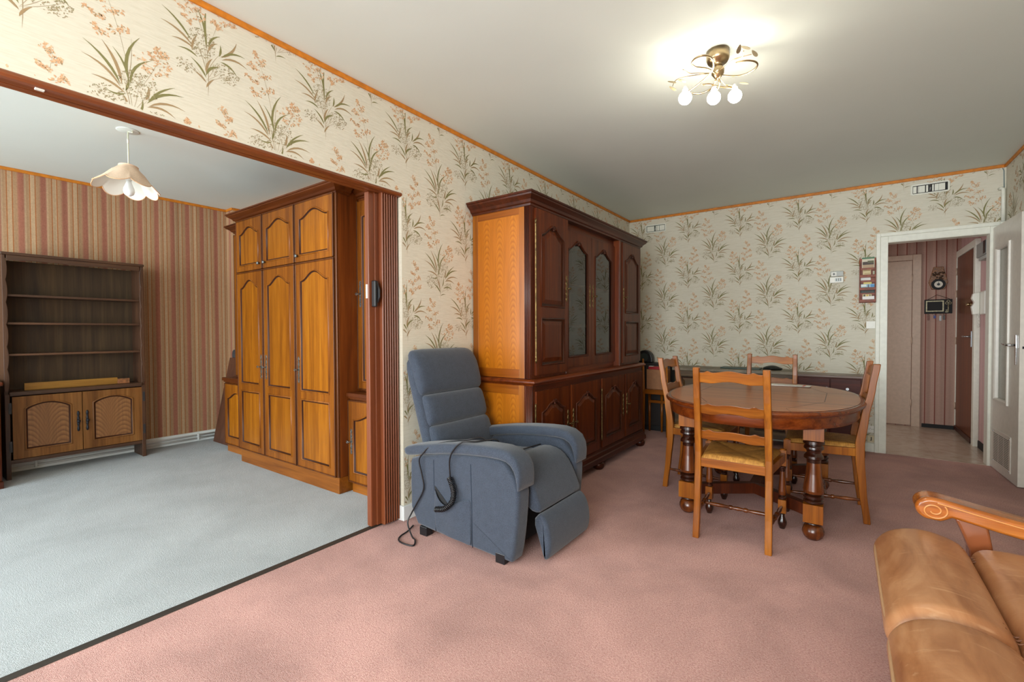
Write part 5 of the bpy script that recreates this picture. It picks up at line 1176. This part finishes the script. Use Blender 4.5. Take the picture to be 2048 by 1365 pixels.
mb = MB(); mb.lathe([(.0, .0), (.044, .0), (.047, -.004), (.050, .002)], (0, 0, 0), 28, xf=Matrix.Translation((-1.895, 5.268, .838)) @ Matrix.Rotation(PI / 2, 4, 'X')); mb.build('front_disc', plain('dark_green_grey', (46, 54, 52), .3), t)

# ================================================================== tan leather sofa
t = thing('sofa', 'tan leather sofa with a carved scroll wooden arm standing nearest the viewer', 'sofa', (.55, 1.4, 0))
roll = ccw([(.34, .345), (.335, .395), (.325, .425), (.300, .448), (.24, .466), (.18, .464), (.125, .440), (.094, .400), (.088, .365), (.098, .335), (.13, .322), (.25, .318)])
flat = ccw([(.330, .345), (.332, .395), (.345, .425), (.375, .442), (.46, .444), (.60, .428), (.74, .405), (.80, .38), (.80, .33), (.5, .31)])
for k, (a, b) in enumerate(((1.478, 2.085), (.862, 1.470), (.246, .854))):
    mb = MB(); bolster(mb, smoothpoly(roll, 2), a, b, .045, n=6, crown=.006, mid=14); sc = mb.build('seat_roll', LEATHER, t)
    mb = MB(); bolster(mb, smoothpoly(flat, 2), a, b, .040, n=6, crown=.005, mid=14); mb.build('seat_cushion', LEATHER, t)
    mb = MB(); mb.tube(catmull([(.150, a + .010, .372), (.128, a + .014, .378), (.108, a + .030, .384), (.0945, a + .07, .388), (.0922, (a + b) / 2, .392), (.0945, b - .07, .388), (.108, b - .030, .384), (.128, b - .014, .378), (.150, b - .010, .372)]), .0045, 8); mb.build('piping', PIPING, sc)
    for yy in (a + .07, b - .07):
        mb = MB()
        for d_ in (-.014, 0, .014): mb.tube(catmull([(.304 + abs(d_) * .5, yy + d_ * .7, .4385), (.318, yy + d_, .428), (.332, yy + d_ * 1.1, .4105), (.348, yy + d_, .420), (.366 - abs(d_) * .5, yy + d_ * .7, .4315)], 6), .0022, 6)
        mb.build('pleat_stitching', STITCH, sc)
mb = MB(); mb.box(.135, .98, .25, 2.075, .08, .335); mb.build('base', LEATHER, t, bevel=.015, seg=3)
for k, (a, b) in enumerate(((1.478, 2.075), (.862, 1.470), (.246, .854))):
    bk = ccw([(.78, .38), (.80, .55), (.83, .75), (.87, .84), (.93, .86), (.985, .82), (.99, .60), (.98, .38)])
    mb = MB(); bolster(mb, smoothpoly(bk, 2), a, b, .045, n=5); mb.build('back_cushion', LEATHER, t)
for x in (.2, .93):
    for y in (.32, 2.0): mb = MB(); mb.lathe([(.032, .08), (.036, .05), (.026, .0), (.0, .0)], (x, y, 0), 16); mb.build('foot', W_ARM, t)
# wooden arm
def arm(ya, yb):
    c = (.250, .525); R0 = .044
    top = [(c[0] + R0 * math.cos(a), c[1] + R0 * .88 * math.sin(a)) for a in [math.radians(250 - i * 12) for i in range(15)]]
    top = [p for p in top]
    pl = top + [(.28, .561), (.34, .549), (.42, .534), (.52, .517), (.66, .50), (.86, .49), (.93, .485), (.93, .43), (.86, .435), (.66, .448), (.52, .463), (.42, .480), (.345, .496), (.300, .504), (.285, .494), (.272, .487)]
    pl = ccw(pl); mb = MB(); rows = []
    yl = min(ya, yb); yh = max(ya, yb)
    for y, ins in ((yl, .010), (yl + .003, .0045), (yl + .010, .0), (yl + .02, 0), (yh - .02, 0), (yh - .010, 0), (yh - .003, .0045), (yh, .010)): rows.append([(u, y, v) for u, v in (inset(pl, ins) if ins else pl)])
    mb.rings(rows, 0, True); o = mb.build('wooden_arm', W_ARM, t)
    mb = MB(); sp = []
    for i in range(60):
        a = math.radians(200 + i * 9.5); r = .009 + .024 * i / 59; sp.append((c[0] + .004 + r * math.cos(a) * 1.06, ya - .001 * (1 if ya < yb else -1), c[1] - .002 + r * math.sin(a) * .9))
    sp = sp + [(.275, sp[-1][1], .547), (.32, sp[-1][1], .537), (.42, sp[-1][1], .518), (.52, sp[-1][1], .50), (.66, sp[-1][1], .484), (.9, sp[-1][1], .47)] if False else sp
    mb.tube(sp, .0026, 6)
    mb.tube(catmull([(.262, sp[0][1], .5505), (.30, sp[0][1], .543), (.36, sp[0][1], .531), (.44, sp[0][1], .516), (.54, sp[0][1], .50), (.68, sp[0][1], .483), (.9, sp[0][1], .47)]), .0026, 6); mb.build('carved_scroll', plain('scroll_highlight', (206, 140, 78), .25), o)
    for xo in (0, .46):
        rows = []
        for i in range(13):
            s = i / 12; z = .10 + (.505 - xo * .1 - .10) * s; x0_ = .328 + xo + .018 * math.sin(PI * (s - .25) * 1.3) - .022 * max(0, s - .75) * 4; x1_ = .395 + xo - .03 * max(0, s - .75) + .012 * math.sin(PI * s)
            rows.append([(x0_, ya + .020 * (1 if yb > ya else -1), z), (x1_, ya + .020 * (1 if yb > ya else -1), z), (x1_, yb - .02 * (1 if yb > ya else -1), z), (x0_, yb - .02 * (1 if yb > ya else -1), z)])
        mb = MB(); mb.rings(rows, 0, False); mb.build('arm_support', plain('arm_support_brown', (146, 82, 48), .25, var=.12, vs=8, coat=.5), t, bevel=.008, seg=3)
arm(2.100, 2.205); arm(.232, .127)

# ================================================================== ceiling light of the living room
cx, cyy = -.508, 2.425
t = thing('ceiling_lamp', 'antique brass ceiling lamp with curling arms, leaves and three lit globe bulbs', 'lamp', (cx, cyy, H))
mb = MB(); mb.lathe([(.0, -.0005), (.052, -.0005), (.052, -.04), (.045, -.055), (.018, -.060), (.022, -.075), (.030, -.092), (.028, -.110), (.012, -.132), (.003, -.138)], (cx, cyy, H), 26); mb.build('canopy', BRASS, t)
A = [[(cx, cyy, 2.385), (-.531, 2.335, 2.38), (-.552, 2.294, 2.375), (-.571, 2.262, 2.37), (-.576, 2.225, 2.365), (-.569, 2.196, 2.36), (-.549, 2.173, 2.36), (-.522, 2.169, 2.36), (-.501, 2.185, 2.36), (-.49, 2.216, 2.36), (-.494, 2.269, 2.36), (-.509, 2.311, 2.355), (-.545, 2.350, 2.35), (-.592, 2.375, 2.34), (-.636, 2.388, 2.328)],
     [(cx, cyy, 2.385), (-.44, 2.475, 2.38), (-.395, 2.486, 2.38), (-.352, 2.463, 2.38), (-.336, 2.428, 2.38), (-.345, 2.392, 2.38), (-.376, 2.363, 2.38), (-.416, 2.356, 2.38)],
     [(cx, cyy, 2.38), (-.512, 2.400, 2.35), (-.53, 2.43, 2.34), (-.553, 2.455, 2.34), (-.586, 2.462, 2.338), (-.613, 2.443, 2.335), (-.634, 2.40, 2.328)],
     [(cx, cyy, 2.38), (-.500, 2.425, 2.35), (-.508, 2.45, 2.338), (-.524, 2.466, 2.326)],
     [(-.573, 2.395, 2.345), (-.543, 2.41, 2.345), (-.509, 2.455, 2.342), (-.445, 2.490, 2.328)]]
for a in A: mb = MB(); mb.tube(catmull(a, 6), .0042, 8); mb.build('curled_arm', BRASS, t)
TW = [[(cx - .01, cyy - .06, 2.37), (-.577, 2.298, 2.36), (-.602, 2.28, 2.36), (-.619, 2.23, 2.36)], [(cx - .01, cyy - .06, 2.368), (-.58, 2.305, 2.355), (-.656, 2.272, 2.345), (-.69, 2.31, 2.34)], [(cx, cyy - .02, 2.39), (-.419, 2.296, 2.365), (-.377, 2.284, 2.36), (-.340, 2.288, 2.36)], [(-.419, 2.296, 2.365), (-.377, 2.284, 2.36), (-.363, 2.231, 2.355)], [(-.487, 2.391, 2.345), (-.48, 2.43, 2.335), (-.470, 2.466, 2.34)]]
for a in TW: mb = MB(); mb.tube(catmull(a, 5), .0018, 6); mb.build('twig', BRASS, t)
LV = [((-.696, 2.33, 2.338), .9), ((-.684, 2.277, 2.343), .2), ((-.642, 2.293, 2.343), .6), ((-.352, 2.205, 2.352), .5), ((-.328, 2.285, 2.358), 1.2), ((-.466, 2.476, 2.342), .4), ((-.405, 2.50, 2.345), .1), ((-.376, 2.20, 2.352), 2.0)]
for (p, an) in LV:
    mb = MB(); n = 14; c, s = math.cos(an), math.sin(an); xf = Matrix.Translation(p) @ Matrix.Rotation(an, 4, 'Z') @ Matrix.Rotation(.35, 4, 'Y')
    for zz in (0,):
        up = [xf @ Vector((.021 * math.cos(q), .0085 * math.sin(q) * (1 + .3 * math.cos(q)), .001)) for q in [2 * PI * i / n for i in range(n)]]; dn_ = [p_ - Vector((0, 0, .0016)) for p_ in up]
    mb.rings([dn_, up], 0, False); mb.build('leaf', LEAFM, t)
for bx, by in ((-.641, 2.350), (-.527, 2.432), (-.440, 2.474)):
    mb = MB(); mb.lathe([(.004, .012), (.012, .010), (.014, -.006), (.009, -.010)], (bx, by, 2.322), 14); mb.sphere((bx, by, 2.334), .009, 10); mb.build('bulb_holder', CRYSTAL, t)
    mb = MB(); mb.sphere((bx, by, 2.283), .031, 20); mb.build('globe_bulb', BULBM, t)
